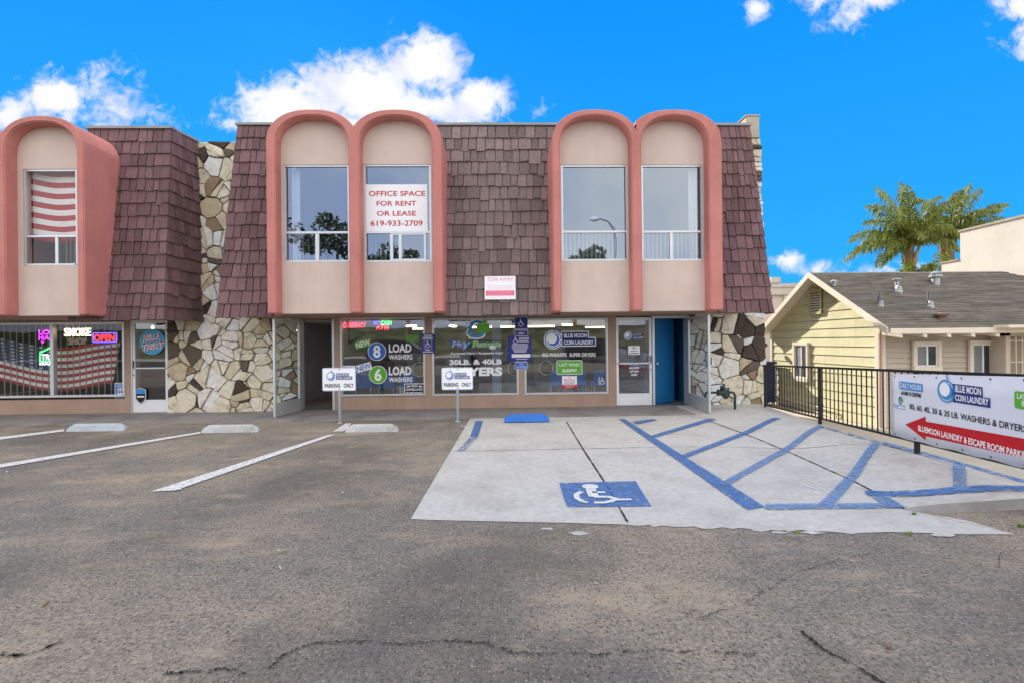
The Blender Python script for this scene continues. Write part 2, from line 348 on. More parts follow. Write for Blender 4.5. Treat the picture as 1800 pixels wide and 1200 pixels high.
def build_meta(q, name, m, **k): return meta(build(q, name, m, **k), kind="structure")
def ground():
    def asphalt_mat():
        m = mat('asphalt', (.220,.196,.166), .93, var=.60, vs=42, bump=.9, bs=70, col2=(0.315,0.265,0.202), c2=(.42,.60), c2s=.6)
        nt = m.node_tree; N = nt.nodes; L = nt.links; p = N['Principled BSDF']; hv = [x for x in N if x.type == 'HUE_SAT'][0]
        tc = [x for x in N if x.type == 'TEX_COORD'][0]; cur = hv.outputs[0]
        def tex(kind, **k):
            t = N.new(kind)
            for a, b in k.items(): t.inputs[a].default_value = b
            return t
        def mr(x, a, b, c, d):
            q = N.new('ShaderNodeMapRange'); L.new(x, q.inputs[0])
            for i, z in enumerate((a, b, c, d)): q.inputs[i+1].default_value = z
            return q.outputs[0]
        def over(fac, col):
            nonlocal cur
            mx = N.new('ShaderNodeMix'); mx.data_type = 'RGBA'; L.new(fac, mx.inputs[0]); L.new(cur, mx.inputs[6]); mx.inputs[7].default_value = (*col, 1); cur = mx.outputs[2]
        def mul(a, b):
            q = N.new('ShaderNodeMath'); q.operation = 'MULTIPLY'; L.new(a, q.inputs[0])
            if isinstance(b, float): q.inputs[1].default_value = b
            else: L.new(b, q.inputs[1])
            return q.outputs[0]
        # sandy dust drifts
        t = tex('ShaderNodeTexNoise', Scale=.95, Detail=9, Roughness=.68); mp = N.new('ShaderNodeMapping'); mp.inputs['Scale'].default_value = (.6, 1.5, 1); mp.inputs['Rotation'].default_value = (0,0,.35)
        L.new(tc.outputs['Object'], mp.inputs[0]); L.new(mp.outputs[0], t.inputs['Vector']); over(mr(t.outputs[0], .53, .66, 0, .75), (0.454,0.359,0.252))
        # darker worn bands
        t = tex('ShaderNodeTexNoise', Scale=.5, Detail=6, Roughness=.6); mp = N.new('ShaderNodeMapping'); mp.inputs['Location'].default_value = (7,3,0); L.new(tc.outputs['Object'], mp.inputs[0]); L.new(mp.outputs[0], t.inputs['Vector'])
        over(mr(t.outputs[0], .50, .64, 0, .65), (0.120,0.107,0.093))
        # small-scale mottling: tan fines rubbed into the surface, and bare dark binder
        t = tex('ShaderNodeTexNoise', Scale=2.6, Detail=10, Roughness=.76); mp = N.new('ShaderNodeMapping'); mp.inputs['Scale'].default_value = (.75, 1.5, 1); mp.inputs['Rotation'].default_value = (0,0,.3); L.new(tc.outputs['Object'], mp.inputs[0]); L.new(mp.outputs[0], t.inputs['Vector']); over(mr(t.outputs[0], .55, .66, 0, .55), (0.466,0.372,0.265))
        t = tex('ShaderNodeTexNoise', Scale=5.5, Detail=10, Roughness=.78); mp = N.new('ShaderNodeMapping'); mp.inputs['Location'].default_value = (3,9,0); L.new(tc.outputs['Object'], mp.inputs[0]); L.new(mp.outputs[0], t.inputs['Vector']); over(mr(t.outputs[0], .52, .66, 0, .6), (0.106,0.093,0.079))
        # drifts of sand
        for (px, py, rx, ry) in ((525,980,.40,.16),(785,975,.42,.15),(855,1005,.3,.12),(640,905,.55,.16),(90,950,.8,.3),(150,870,.8,.3),(270,985,.5,.2),(1085,1035,.25,.13),(480,815,.6,.25),(565,845,.6,.2)):
            q = onplane0(px, py); mp = N.new('ShaderNodeMapping'); mp.vector_type = 'TEXTURE'; mp.inputs['Location'].default_value = (q.x, q.y, 0); mp.inputs['Scale'].default_value = (rx, ry, 1); mp.inputs['Rotation'].default_value = (0,0,.25)
            L.new(tc.outputs['Object'], mp.inputs[0]); ln = N.new('ShaderNodeVectorMath'); ln.operation = 'LENGTH'; L.new(mp.outputs[0], ln.inputs[0])
            t = tex('ShaderNodeTexNoise', Scale=6, Detail=9, Roughness=.72); L.new(tc.outputs['Object'], t.inputs['Vector'])
            over(mul(mr(ln.outputs[1], 1.1, .3, 0, 1), mr(t.outputs[0], .40, .58, 0, .75)), (0.504,0.397,0.277))
        # aggregate: dark voids and pale chips
        for sc, a, b, col in ((42, .18, .40, (0.042,0.038,0.034)), (70, .2, .45, (0.049,0.045,0.040)), (48, .15, .33, (.42,.38,.32)), (24, .05, .12, (.55,.50,.43)), (17, .05, .13, (.02,.018,.016))):
            v = tex('ShaderNodeTexVoronoi', Scale=sc); v.inputs['Randomness'].default_value = 1
            mp = N.new('ShaderNodeMapping'); mp.inputs['Location'].default_value = (sc, sc*.3, 0); L.new(tc.outputs['Object'], mp.inputs[0]); L.new(mp.outputs[0], v.inputs['Vector'])
            sp = N.new('ShaderNodeSeparateColor'); L.new(v.outputs['Color'], sp.inputs[0])
            f = mul(mr(v.outputs['Distance'], a, b, 1, 0), mr(sp.outputs[0], .52, .72, 0, .75)); over(f, col)
        # oil stains where cars park, and dirt by the slab
        for (px, py, rx, ry, s) in ((700,772,1.05,.55,.85),(790,760,.5,.4,.6),(735,800,.7,.5,.5),(160,784,.9,.35,.75),(60,790,.6,.3,.5),(425,777,.9,.3,.6),(350,790,.6,.3,.35),(660,953,.75,.2,.3),(20,1125,.35,.25,.6),(1720,980,.6,.2,.35),(1150,1060,.8,.25,.25),(620,1118,.45,.10,.5),(790,1118,.5,.08,.5),(740,948,.35,.14,.5),(60,1120,.35,.2,.4),(520,1165,.25,.08,.4),(1250,1075,.5,.1,.35)):
            q = onplane0(px, py); mp = N.new('ShaderNodeMapping'); mp.vector_type = 'TEXTURE'; mp.inputs['Location'].default_value = (q.x, q.y, 0); mp.inputs['Scale'].default_value = (rx, ry, 1)
            L.new(tc.outputs['Object'], mp.inputs[0]); ln = N.new('ShaderNodeVectorMath'); ln.operation = 'LENGTH'; L.new(mp.outputs[0], ln.inputs[0])
            t = tex('ShaderNodeTexNoise', Scale=3.2, Detail=8, Roughness=.7); L.new(tc.outputs['Object'], t.inputs['Vector'])
            over(mul(mr(ln.outputs[1], 1.0, .35, 0, 1), mr(t.outputs[0], .32, .54, 0, s)), (.035,.030,.025))
        L.new(cur, p.inputs['Base Color']); return m
    M['asphalt'] = asphalt_mat()
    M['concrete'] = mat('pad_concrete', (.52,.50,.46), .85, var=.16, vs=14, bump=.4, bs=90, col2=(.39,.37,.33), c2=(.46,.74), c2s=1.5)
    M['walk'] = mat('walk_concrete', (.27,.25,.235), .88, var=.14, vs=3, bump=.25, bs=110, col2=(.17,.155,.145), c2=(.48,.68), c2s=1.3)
    M['drive'] = mat('drive_concrete', (.46,.40,.31), .9, var=.12, vs=1.5, bump=.2, bs=60)
    M['bluep'] = mat('blue_paint', (.07,.17,.40), .7, var=.22, vs=7, wear=(20, .47, .64))
    M['bluef'] = mat('faded_blue_paint', (.14,.25,.46), .75, var=.2, vs=7, wear=(20, .44, .64))
    M['bluew'] = mat('worn_blue_paint', (.08,.17,.36), .75, var=.2, vs=7, wear=(10, .38, .56))
    M['whitep'] = mat('white_line_paint', (.68,.67,.66), .75, var=.1, vs=8, wear=(26, .52, .68))
    M['joint'] = mat('joint_dirt', (.035,.033,.022), .95, var=.3, vs=8, wear=(11, .62, .75))
    M['crack'] = mat('crack_dirt', (.035,.030,.025), .95, var=.4, vs=20, wear=(16, .46, .58))
    M['terrain'] = mat('dry_ground', (.24,.20,.13), .95, var=.2, vs=.4)
    # big lower sheet that reaches the horizon
    meta(build(MB().poly([(-700,-700,-.76),(700,-700,-.76),(700,900,-.76),(-700,900,-.76)]), 'ground', M['terrain']), kind='structure')
    # parking lot
    a = Vector((FA.x, FA.y)) - fdir * .35
    fe = FEND
    lot = [(-90,-60,0),(90,-60,0),(90,fe.y,0),(fe.x,fe.y,0),(a.x,a.y,0),(a.x,20,0),(-90,20,0)]
    meta(build(MB().poly(lot), 'parking_lot', M['asphalt']), kind='structure')
    # retaining edge below the railing and lower concrete drive
    q = MB(); q.prism([(fe.x+.02,fe.y,-.75),(fe.x+.10,fe.y,-.75),(fe.x+.10,fe.y,.03),(fe.x+.02,fe.y,.03)], (a.x-fe.x, a.y-fe.y, 0)); build_meta(q, 'retaining_kerb', M['drive'])
    q = MB(); e = .11
    q.poly([(fe.x+e,fe.y,-.02),(60,fe.y,-.02),(60,fe.y+3.2,-.67),(fe.x+e+(a.x-fe.x)*3.2/(a.y-fe.y),fe.y+3.2,-.67)])
    q.poly([(fe.x+e+(a.x-fe.x)*3.2/(a.y-fe.y),fe.y+3.2,-.67),(60,fe.y+3.2,-.67),(60,26,-.67),(a.x+e,26,-.67),(a.x+e,a.y,-.67)])
    build_meta(q, 'driveway', M['drive'])
    # sidewalk along the shops
    l0 = onplane0(-400,752); l1 = onplane0(820,741)
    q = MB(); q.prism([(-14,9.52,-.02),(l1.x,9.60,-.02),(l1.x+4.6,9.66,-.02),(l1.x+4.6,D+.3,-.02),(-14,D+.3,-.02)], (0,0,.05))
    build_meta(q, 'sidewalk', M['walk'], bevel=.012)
    # accessible bay: flat slab with a rough broken front edge
    edge = [(722,911),(760,913),(830,914.5),(900,916),(1000,918),(1100,921)]
    rng = random.Random(3); x = 1100
    while x < 1500: x += rng.uniform(8, 22); edge.append((x, 921 + (x-1100)*.034 + rng.uniform(-1.5, 3.5)))
    edge += [(1500,936),(1560,934),(1640,936),(1700,938),(1783,938)]
    pad = [G(824,741)] + [onZ(px, py, .006) for px, py in edge] + [onZ(1700,914,.006), onZ(1588,895,.006)] + [Vector((p.x, p.y, .006)) for p in J[::-1]]
    pad = [Vector((p.x, p.y, .006)) for p in pad]
    pad[-1].y = 9.72; pad[0].y = 9.66
    build_meta(MB().poly(pad), 'concrete_bay', M['concrete'], fix=True)
    # raised slab to the right
    q = MB(); ny = 40; nx = 22; top = []
    left = []
    for i in range(ny + 1):
        y = J[-1].y + (9.72 - J[-1].y) * i / ny; k = 0
        for a_, b_ in zip(J, J[1:]):
            if b_.y <= y <= a_.y: xx = b_.x + (a_.x - b_.x) * (y - b_.y) / (a_.y - b_.y); break
        else: xx = J[0].x
        left.append((xx, y))
    def xf(y): return FA.x + (FB.x - FA.x) * (y - FA.y) / (FB.y - FA.y)
    vs = []; fs = []
    ys = [p[1] for p in left] + [10.3, D + .3]; xl = [p[0] for p in left] + [J[0].x - .3, J[0].x - .6]
    xl[-1] = xl[-2] = J[0].x
    for xx, y in zip(xl, ys):
        yf = y - .0
        for j in range(nx + 1):
            xr = xf(y) + .02; X = xx + (xr - xx) * j / nx; vs.append((X, y, hgt(X, y) + .001))
    for i in range(len(ys) - 1):
        for j in range(nx): k = i * (nx + 1) + j; fs.append((k, k + 1, k + nx + 2, k + nx + 1))
    q.add(vs, fs)
    # strip in front with its low kerb face
    n0 = nx + 1; row = [Vector(vs[j]) for j in range(n0)]
    # build the front piece as a fan between the slab's first row and the kerb line
    cc = []
    for (px, py), z in zip(((1588,893),(1612,889),(1650,885.5),(1720,881),(1800,875),(1900,869)), (.010,.045,.07,.08,.09,.09)): cc.append(onZ(px, py, z))
    fr = []
    for j in range(n0):
        t = j / nx * (len(cc) - 1); i = min(int(t), len(cc) - 2); fr.append(cc[i].lerp(cc[i+1], t - i))
    q.add(row + fr, [(j, j+1, n0+j+1, n0+j) for j in range(nx)])
    build_meta(q, 'raised_slab', M['concrete'])
    q = MB(); kt = [p + Vector((0,0,.001)) for p in fr]; kb = [Vector((p.x, p.y + .12, p.z + .001)) for p in fr]; kf = [Vector((p.x, p.y - .025, -.01)) for p in fr]
    q.add(kf + kt, [(j, j+1, n0+j+1, n0+j) for j in range(nx)]); build_meta(q, 'kerb', mat('kerb_concrete', (.27,.26,.25), .9, var=.25, vs=6, bump=.4))
    # control joints
    q = MB()
    def gline(pts, w, n=24, jag=0.0, lift=.004, rg=random.Random(5)):
        P = [G(*p) for p in pts]; out = []
        for a_, b_ in zip(P, P[1:]):
            for i in range(n): out.append(a_.lerp(b_, i / n))
        out.append(P[-1]); out = [Vector((p.x + rg.uniform(-jag, jag), p.y + rg.uniform(-jag, jag))) for p in out]
        vs = []
        for i, p in enumerate(out):
            t = out[min(i+1, len(out)-1)] - out[max(i-1, 0)]; t.normalize(); s = Vector((-t.y, t.x)) * (w * (.6 if jag > .004 else 1) * rg.uniform(.5, 1.5) / 2)
            if jag > .004 and i in (0, len(out)-1): s *= .2
            for r in (p - s, p + s): vs.append((r.x, r.y, hgt(r.x, r.y) + lift))
        q.add(vs, [(2*i, 2*i+2, 2*i+3, 2*i+1) for i in range(len(out)-1)])
    gline([(996,741),(1025,789),(1068,855),(1103,917)], .019)
    gline([(797,793),(1025,788),(1240,784)], .010); gline([(1240,784),(1545,780)], .010)
    gline([(1245,739),(1330,770),(1400,800),(1500,845),(1560,876),(1590,894)], .022)
    gline([(1640,905),(1640,905.5),(1765,934)], .008, 6)
    build_meta(q, 'slab_joints', M['joint'])
    q = MB(); rg = random.Random(11)
    for pts, w in (([(0,1148),(30,1151),(60,1147),(102,1130)],.028),([(470,1176),(500,1150),(545,1131),(620,1126),(700,1131),(780,1126),(850,1129),(900,1147),(1050,1149),(1130,1142),(1260,1146),(1330,1150)],.014),
                   ([(290,1183),(330,1180),(400,1175),(430,1183)],.016),([(1225,1087),(1310,1060),(1330,1046),(1400,1005),(1450,990),(1530,970)],.010),([(1410,1108),(1440,1136),(1500,1168),(1560,1205)],.022),
                   ([(880,942),(980,947),(1150,963),(1240,975)],.007),([(640,935),(700,933),(790,938)],.006),([(1730,990),(1800,1006)],.008)):
        gline(pts, w, 30, .012, .003, rg)
    build_meta(q, 'asphalt_cracks', M['crack'])
    # paint
    lift_ = [0.0]
    def quad(pts, mi_):
        P = [G(*p) for p in pts]; nu, nv = 24, 3; vs = []
        for i in range(nu + 1):
            l = P[0].lerp(P[3], i / nu); r = P[1].lerp(P[2], i / nu)
            for j in range(nv + 1): v = l.lerp(r, j / nv); vs.append((v.x, v.y, hgt(v.x, v.y) + .0075 + lift_[0]))
        lift_[0] += .0007
        q.add(vs, [(i*(nv+1)+j, i*(nv+1)+j+1, (i+1)*(nv+1)+j+1, (i+1)*(nv+1)+j) for i in range(nu) for j in range(nv)], mi_)
    q = MB()
    quad([(836,739.5),(849,739.5),(840,768),(826,768)], 0)
    quad([(826,769),(839,769),(818,792),(803,792)], 2)
    quad([(1087,736),(1098,736),(1345,891),(1314,897)], 0)                      # bay boundary
    quad([(1112,741),(1117,746),(1158,738),(1146,736)], 0)
    quad([(1143,766),(1153,769),(1260,737),(1246,735)], 0)
    quad([(1196,801),(1208,804),(1375,735),(1360,734)], 0)
    quad([(1263,851),(1280,854),(1449,750),(1438,747)], 1)
    quad([(1438,888),(1465,888),(1549,781),(1533,779)], 1)
    quad([(1345,886.5),(1345,896.5),(1597,893),(1560,885)], 1)
    quad([(1520,864),(1548,864),(1592,893),(1560,893)], 1)
    quad([(1520,863),(1524,871),(1810,865),(1810,856)], 0)
    quad([(1675,816),(1698,821),(1699,862),(1675,864)], 1)
    quad([(1552,777),(1552,782),(1810,855),(1810,848)], 0)
    quad([(1440,747),(1440,750),(1552,782),(1552,778)], 2)
    build_meta(q, 'blue_markings', [M['bluep'], M['bluef'], M['bluew']])
    q = MB()
    lift_[0] = 0
    quad([(983,849),(1117,845.5),(1145,890),(996,891)], 0)
    build_meta(q, 'accessible_square', M['bluep'])
    q = MB(); pl = GZ(.0185)
    S = lambda *p: [tuple(pl.uv(*a)) for a in p]
    q.disc(pl, pl.uv(1037.5,854), .085, 0)
    q.stroke(pl, S((1038,858),(1044,872)), .10, 0); q.stroke(pl, S((1041,864),(1064,864)), .05, 0)
    q.stroke(pl, S((1044,872),(1070,872),(1090,878)), .06, .0003); q.stroke(pl, S((1084,877),(1110,876.5)), .05, .0006)
    q.stroke(pl, S((1022,863),(1013,868),(1014,874),(1024,880),(1033,882)), .055, .0003)
    q.stroke(pl, S((1044,882),(1060,882),(1074,880),(1082,876)), .055, .0002)
    build_meta(q, 'wheelchair_marking', M['whitep'])
    q = MB()
    lift_[0] = -.003
    quad([(-120,782),(-120,788),(113,757.5),(113,754)], 0)
    quad([(-60,825.5),(-60,832),(352,761.5),(352,758.5)], 0)
    quad([(264,864),(308,862),(590,763.5),(577,764)], 0)
    quad([(586,758),(604,758),(618,744),(608,743.5)], 0)
    quad([(300,861),(304,862.5),(320,860),(317,858.5)], 0)
    build_meta(q, 'white_lines', M['whitep'])
    q = MB(); pl = GZ(hgt(*onplane0(1435,856)) + .004)
    for a_, b_ in (((1403,848),(1438,860)),((1410,849),(1446,862)),((1418,848),(1452,860)),((1430,848),(1460,858)),((1440,850),(1462,853))):
        q.stroke(pl, [tuple(pl.uv(*a_)), tuple(pl.uv(*b_))], .018, 0)
    build_meta(q, 'chalk_scribble', M['whitep'])
    # concrete patches chipped over the asphalt
    q = MB(); rg = random.Random(8)
    for px, py, r in ((962,928,.07),(1018,936,.09),(1338,930,.10),(1370,934,.10),(1430,936,.09),(1655,940,.10),(815,748,.09),(800,755,.05)):
        c_ = onZ(px, py, .004); n = 11
        zz = .0042 + .0006*len(q.f)
        q.poly([(c_.x + math.cos(2*pi*i/n)*r*rg.uniform(.5,1.2), c_.y + math.sin(2*pi*i/n)*r*.45*rg.uniform(.4,1.2), zz) for i in range(n)])
    build_meta(q, 'concrete_spill', M['concrete'])
    # street behind the camera with its far bank (seen only as reflections in the glass)
    build_meta(MB().poly([(-90,-26,.004),(90,-26,.004),(90,-11,.004),(-90,-11,.004)]), 'road', mat('road_asphalt', (.07,.068,.065), .9, var=.2, vs=2))
    q = MB(); q.prism([(-90,-29,0),(-90,-26,0),(-90,-26,.15),(-90,-29,.15)], (180,0,0)); build_meta(q, 'far_sidewalk', M['concrete'])
    q = MB(); vs = []; rg = random.Random(2); n = 60; prof = [(-29,.1),(-32,1.0),(-36,2.2),(-42,3.4),(-60,3.8)]
    for y, z in prof:
        for i in range(n + 1): vs.append((-90 + 3 * i, y + rg.uniform(-.5,.5)*(y!=-29), z + rg.uniform(-.25,.25) * (z > .2)))
    q.add(vs, [(r*(n+1)+i, r*(n+1)+i+1, (r+1)*(n+1)+i+1, (r+1)*(n+1)+i) for r in range(4) for i in range(n)])
    build_meta(q, 'hill', mat('dry_grass_bank', (.20,.175,.09), .95, var=.35, vs=1.2, bump=.6, bs=8, col2=(.06,.075,.03), c2=(.40,.55), c2s=.6), smooth=True)

ground()
# ================================================================== SHOP BUILDINGS
INK = ['whitel','navy','royal','green','skyb','black','red','pinkred','palepink','signblue']
INKM = [M[k] for k in INK]
W_, NV, RY, GR, SB, BK, RD, PR, PP, SG = range(10)

def moon_logo(q, pl, c, r, k, ring=RY, disc_in=W_, halo=None):
    cx, cy = c
    if halo is not None: q.disc(pl, c, r * 1.1, k - .0006, halo)
    q.stroke(pl, [(cx + r*.93*math.cos(a*2*pi/40), cy + r*.93*math.sin(a*2*pi/40)) for a in range(40) if not 8 <= a <= 10], r*.13, k, ring)
    R = r * .74
    q.disc(pl, c, R, k + .0003, ring)
    q.disc(pl, (cx - R*.20, cy + R*.17), R*.80, k + .0007, disc_in)
    for dx, dy, s in ((.18,1.08,.11),(.02,1.22,.07),(.22,1.32,.07)): q.disc(pl, (cx + r*dx, cy + r*dy), r*s, k, ring, 12)
def wheelchair(q, pl, cx, cy, s, k, mi):
    P = lambda *p: [(cx + a*s, cy + b*s) for a, b in p]
    q.disc(pl, P((-.08,.42))[0], .085*s, k, mi, 14)
    q.stroke(pl, P((-.08,.33),(-.05,.0)), .10*s, k, mi); q.stroke(pl, P((-.06,.17),(.18,.17)), .075*s, k, mi)
    q.stroke(pl, P((-.05,.0),(.19,.0),(.31,-.27),(.42,-.23)), .09*s, k + .0002, mi)
    q.stroke(pl, P(*[(-.07 + .28*math.cos(math.radians(a)), -.16 + .28*math.sin(math.radians(a))) for a in range(112, 345, 15)]), .075*s, k + .0004, mi)

def flagstones(q, x0, x1, z0, z1, y, cell, seed, gap=.019):
    """irregular flat stones set in mortar on the plane y, facing -y; every stone is its own island"""
    rg = random.Random(seed); sites = []
    n = int((x1-x0) * (z1-z0) / (cell*cell)) + 3; tries = 0
    while len(sites) < n and tries < 20000:
        tries += 1; p = (rg.uniform(x0-.1, x1+.1), rg.uniform(z0-.1, z1+.1), rg.choice((.0,.3,.55,.75)) * cell); md = cell * rg.choice((.5,.65,.8,1.0))
        if all(math.hypot(p[0]-s[0], (p[1]-s[1])*1.1) > max(md, (p[2]+s[2])*.62) for s in sites): sites.append(p)
    for i, p in enumerate(sites):
        poly = [(x0,z0),(x1,z0),(x1,z1),(x0,z1)]
        for j, s in enumerate(sites):
            if i == j: continue
            dx, dz = s[0]-p[0], s[1]-p[1]; d = math.hypot(dx, dz)
            if d > cell * 4: continue
            nx, nz = dx/d, dz/d; lim = p[0]*nx + p[1]*nz + (d*d + p[2]**2 - s[2]**2)/(2*d) - gap/2; out = []
            for a, b in zip(poly, poly[1:] + poly[:1]):
                da, db = a[0]*nx + a[1]*nz - lim, b[0]*nx + b[1]*nz - lim
                if da <= 0: out.append(a)
                if (da < 0 < db) or (db < 0 < da): t = da/(da-db); out.append((a[0]+(b[0]-a[0])*t, a[1]+(b[1]-a[1])*t))
            poly = out
            if len(poly) < 3: break
        if len(poly) < 3: continue
        area = abs(sum(a[0]*b[1]-b[0]*a[1] for a, b in zip(poly, poly[1:]+poly[:1])))/2; bits = [poly]
        if area > cell*cell*.55 and rg.random() < .62:       # split into wedge-shaped slabs
            mx_, mz_ = sum(a for a, b in poly)/len(poly), sum(b for a, b in poly)/len(poly); an = rg.uniform(0, pi); nx, nz = math.cos(an), math.sin(an); lim = mx_*nx + mz_*nz + rg.uniform(-.2,.2)*area**.5; bits = []
            for sg in (1, -1):
                out = []
                for a, b in zip(poly, poly[1:] + poly[:1]):
                    da, db = sg*(a[0]*nx + a[1]*nz - lim) + gap/2, sg*(b[0]*nx + b[1]*nz - lim) + gap/2
                    if da <= 0: out.append(a)
                    if (da < 0 < db) or (db < 0 < da): t = da/(da-db); out.append((a[0]+(b[0]-a[0])*t, a[1]+(b[1]-a[1])*t))
                if len(out) > 2: bits.append(out)
        for poly in bits: _stone(q, rg, poly, y)
def _stone(q, rg, poly, y):
        rp = []                                             # knock the corners off and roughen the edges
        for a, b, c in zip(poly[-1:] + poly[:-1], poly, poly[1:] + poly[:1]):
            la, lc = math.hypot(a[0]-b[0], a[1]-b[1]), math.hypot(c[0]-b[0], c[1]-b[1])
            if lc < .006: continue
            k = rg.uniform(.003,.014); rp.append((b[0]+(a[0]-b[0])*min(.4,k/la), b[1]+(a[1]-b[1])*min(.4,k/la))); rp.append((b[0]+(c[0]-b[0])*min(.4,k/lc), b[1]+(c[1]-b[1])*min(.4,k/lc)))
            if lc > .16: m_ = rg.uniform(-.014,.010); nx, nz = -(c[1]-b[1])/lc, (c[0]-b[0])/lc; rp.append(((b[0]+c[0])/2 + nx*m_, (b[1]+c[1])/2 + nz*m_))
        if len(rp) < 3: return
        cx, cz = sum(a for a, b in rp)/len(rp), sum(b for a, b in rp)/len(rp); d = rg.uniform(.03,.09); tx, tz = rg.uniform(-.10,.10), rg.uniform(-.10,.10)
        vs = [(a, y, b) for a, b in rp] + [(a, y - d*.7 , b) for a, b in rp] + [(cx+(a-cx)*.965, y - d + (a-cx)*tx + (b-cz)*tz, cz+(b-cz)*.965) for a, b in rp] + [(cx, y - d - rg.uniform(0,.012), cz)]
        m_ = len(rp); fs = []
        for r in (0, 1): fs += [(r*m_+i_, r*m_+(i_+1) % m_, (r+1)*m_+(i_+1) % m_, (r+1)*m_+i_) for i_ in range(m_)]
        fs += [(2*m_+i_, 2*m_+(i_+1) % m_, 3*m_) for i_ in range(m_)]
        q.add(vs, fs)

def shakes(q, bl, br, tl, tr, rows, seed, wmin=.13, wmax=.30, lost=0):
    """courses of split wooden shakes on a steep roof face"""
    rg = random.Random(seed); bl, br, tl, tr = map(Vector, (bl, br, tl, tr)); nn = (br-bl).cross(tl-bl).normalized()
    if nn.y > 0 and abs(nn.y) > abs(nn.x): nn = -nn
    up = (tl - bl).normalized()
    for r in range(rows):
        t0, t1 = (r - .12) / rows, min(1.0, (r + 1.12) / rows); wdt = (br-bl).length; s = 0.0
        while s < 1 - 1e-4:
            e = min(1.0, s + rg.choice((rg.uniform(wmin, wmax), rg.uniform(wmin, wmin*1.5))) / wdt)
            if 1 - e < .05 / wdt: e = 1.0
            g = .0085 / wdt; j = rg.uniform(-.04, .03) / rows * 3; th = rg.uniform(.032,.052)
            if rg.random() < .05: j -= .025
            def P(u, v): return bl.lerp(br, u).lerp(tl.lerp(tr, u), v)
            lo = max(-.01, t0 + j*.35); a, b, c, d = P(s+g, lo), P(e-g, max(-.01, lo + rg.uniform(-.003,.003))), P(e-g, t1), P(s+g, t1)
            q.add([a, b, c, d, a+nn*th, b+nn*(th+rg.uniform(-.006,.006)), c+nn*.010, d+nn*.010], [(4,5,6,7),(0,1,5,4),(1,2,6,5),(3,0,4,7),(2,3,7,6)])
            s = e

def arch_curve(xc, hw, zs, rise, zb, n=28, ex=2.35, clamp=None):
    pts = [(xc - hw, zb)]
    for i in range(n + 1):
        a = pi - pi * i / n; c, s = math.cos(a), math.sin(a)
        pts.append((xc + hw * math.copysign(abs(c) ** (2/ex), c), zs + rise * abs(s) ** (2/ex)))
    pts.append((xc + hw, zb))
    if clamp: pts = [(min(max(x, clamp[0]), clamp[1]), z) for x, z in pts]
    return pts
def arch_surround(parent, xs, zb, ztop, zin):
    """xs: outer left, inner left, inner right (arch 1), inner left, inner right (arch 2), outer right"""
    xm = (xs[2] + xs[3]) / 2; q = MB()
    for a, b, cl, side in ((xs[1], xs[2], (xs[0], xm), 0), (xs[3], xs[4], (xm, xs[5]), 1)):
        xc = (a + b) / 2; hw = (b - a) / 2; ow = (xc - xs[0]) if side == 0 else (xs[5] - xc)
        inn = arch_curve(xc, hw, zin - .56, .56, zb); out = arch_curve(xc, ow, ztop - .66, .66, zb, clamp=cl); m_ = len(inn)
        vs = []
        for (x, z), (X, Z) in zip(inn, out): vs += [(x, YF, z), (X, YF, Z), (x, YP + .02, z), (X, MY1 + .05, Z)]
        fs = []
        for i in range(m_ - 1):
            k, l = 4*i, 4*i+4
            fs.append((k, l, l+1, k+1)); fs.append((k, k+2, l+2, l))
            mid = abs(vs[k+1][0] - xm) < 1e-6 and abs(vs[l+1][0] - xm) < 1e-6
            if not mid: fs.append((k+1, l+1, l+3, k+3))
        for k in (0, 4*(m_-1)): fs.append((k, k+1, k+3, k+2))
        q.add(vs, fs)
    o = build(q, 'arch_surround', M['pink'], parent, fix=False)
    bm = bmesh.new(); bm.from_mesh(o.data); bmesh.ops.remove_doubles(bm, verts=bm.verts, dist=.0008); bmesh.ops.recalc_face_normals(bm, faces=bm.faces)
    es = [e for e in bm.edges if len(e.link_faces) == 2 and e.calc_face_angle(0) > 1.2 and all(abs(v.co.y + o.location.y * -1 * -1 - 0) < 1e9 for v in e.verts)]
    bmesh.ops.bevel(bm, geom=es, offset=.022, segments=3, affect='EDGES', clamp_overlap=True); bm.to_mesh(o.data); bm.free()
    for p in o.data.polygons: p.use_smooth = p.area < .004 or abs(p.normal.y) < .5 and abs(p.normal.x) < .98
    return o
def wall_panel(parent, x0, x1, zb, zt, w):
    """beige panel filling an arch; w = window opening x0,z0,x1,z1"""
    q = MB(); xc = (x0+x1)/2; top = arch_curve(xc, (x1-x0)/2, zt - .54, .54, w[3])
    for pts in ([(x0-.03,zb),(x1+.03,zb),(x1+.03,w[1]),(x0-.03,w[1])], [(x0-.03,w[1]),(w[0],w[1]),(w[0],w[3]),(x0-.03,w[3])], [(w[2],w[1]),(x1+.03,w[1]),(x1+.03,w[3]),(w[2],w[3])], [(x0-.03,w[3])] + [(a, max(b, w[3]+.001)+.02) for a, b in top[1:-1]] + [(x1+.03,w[3])]):
        q.prism([(a, YP, b) for a, b in pts], (0, .16, 0))
    build(q, 'wall_panel', M['stucco'], parent)
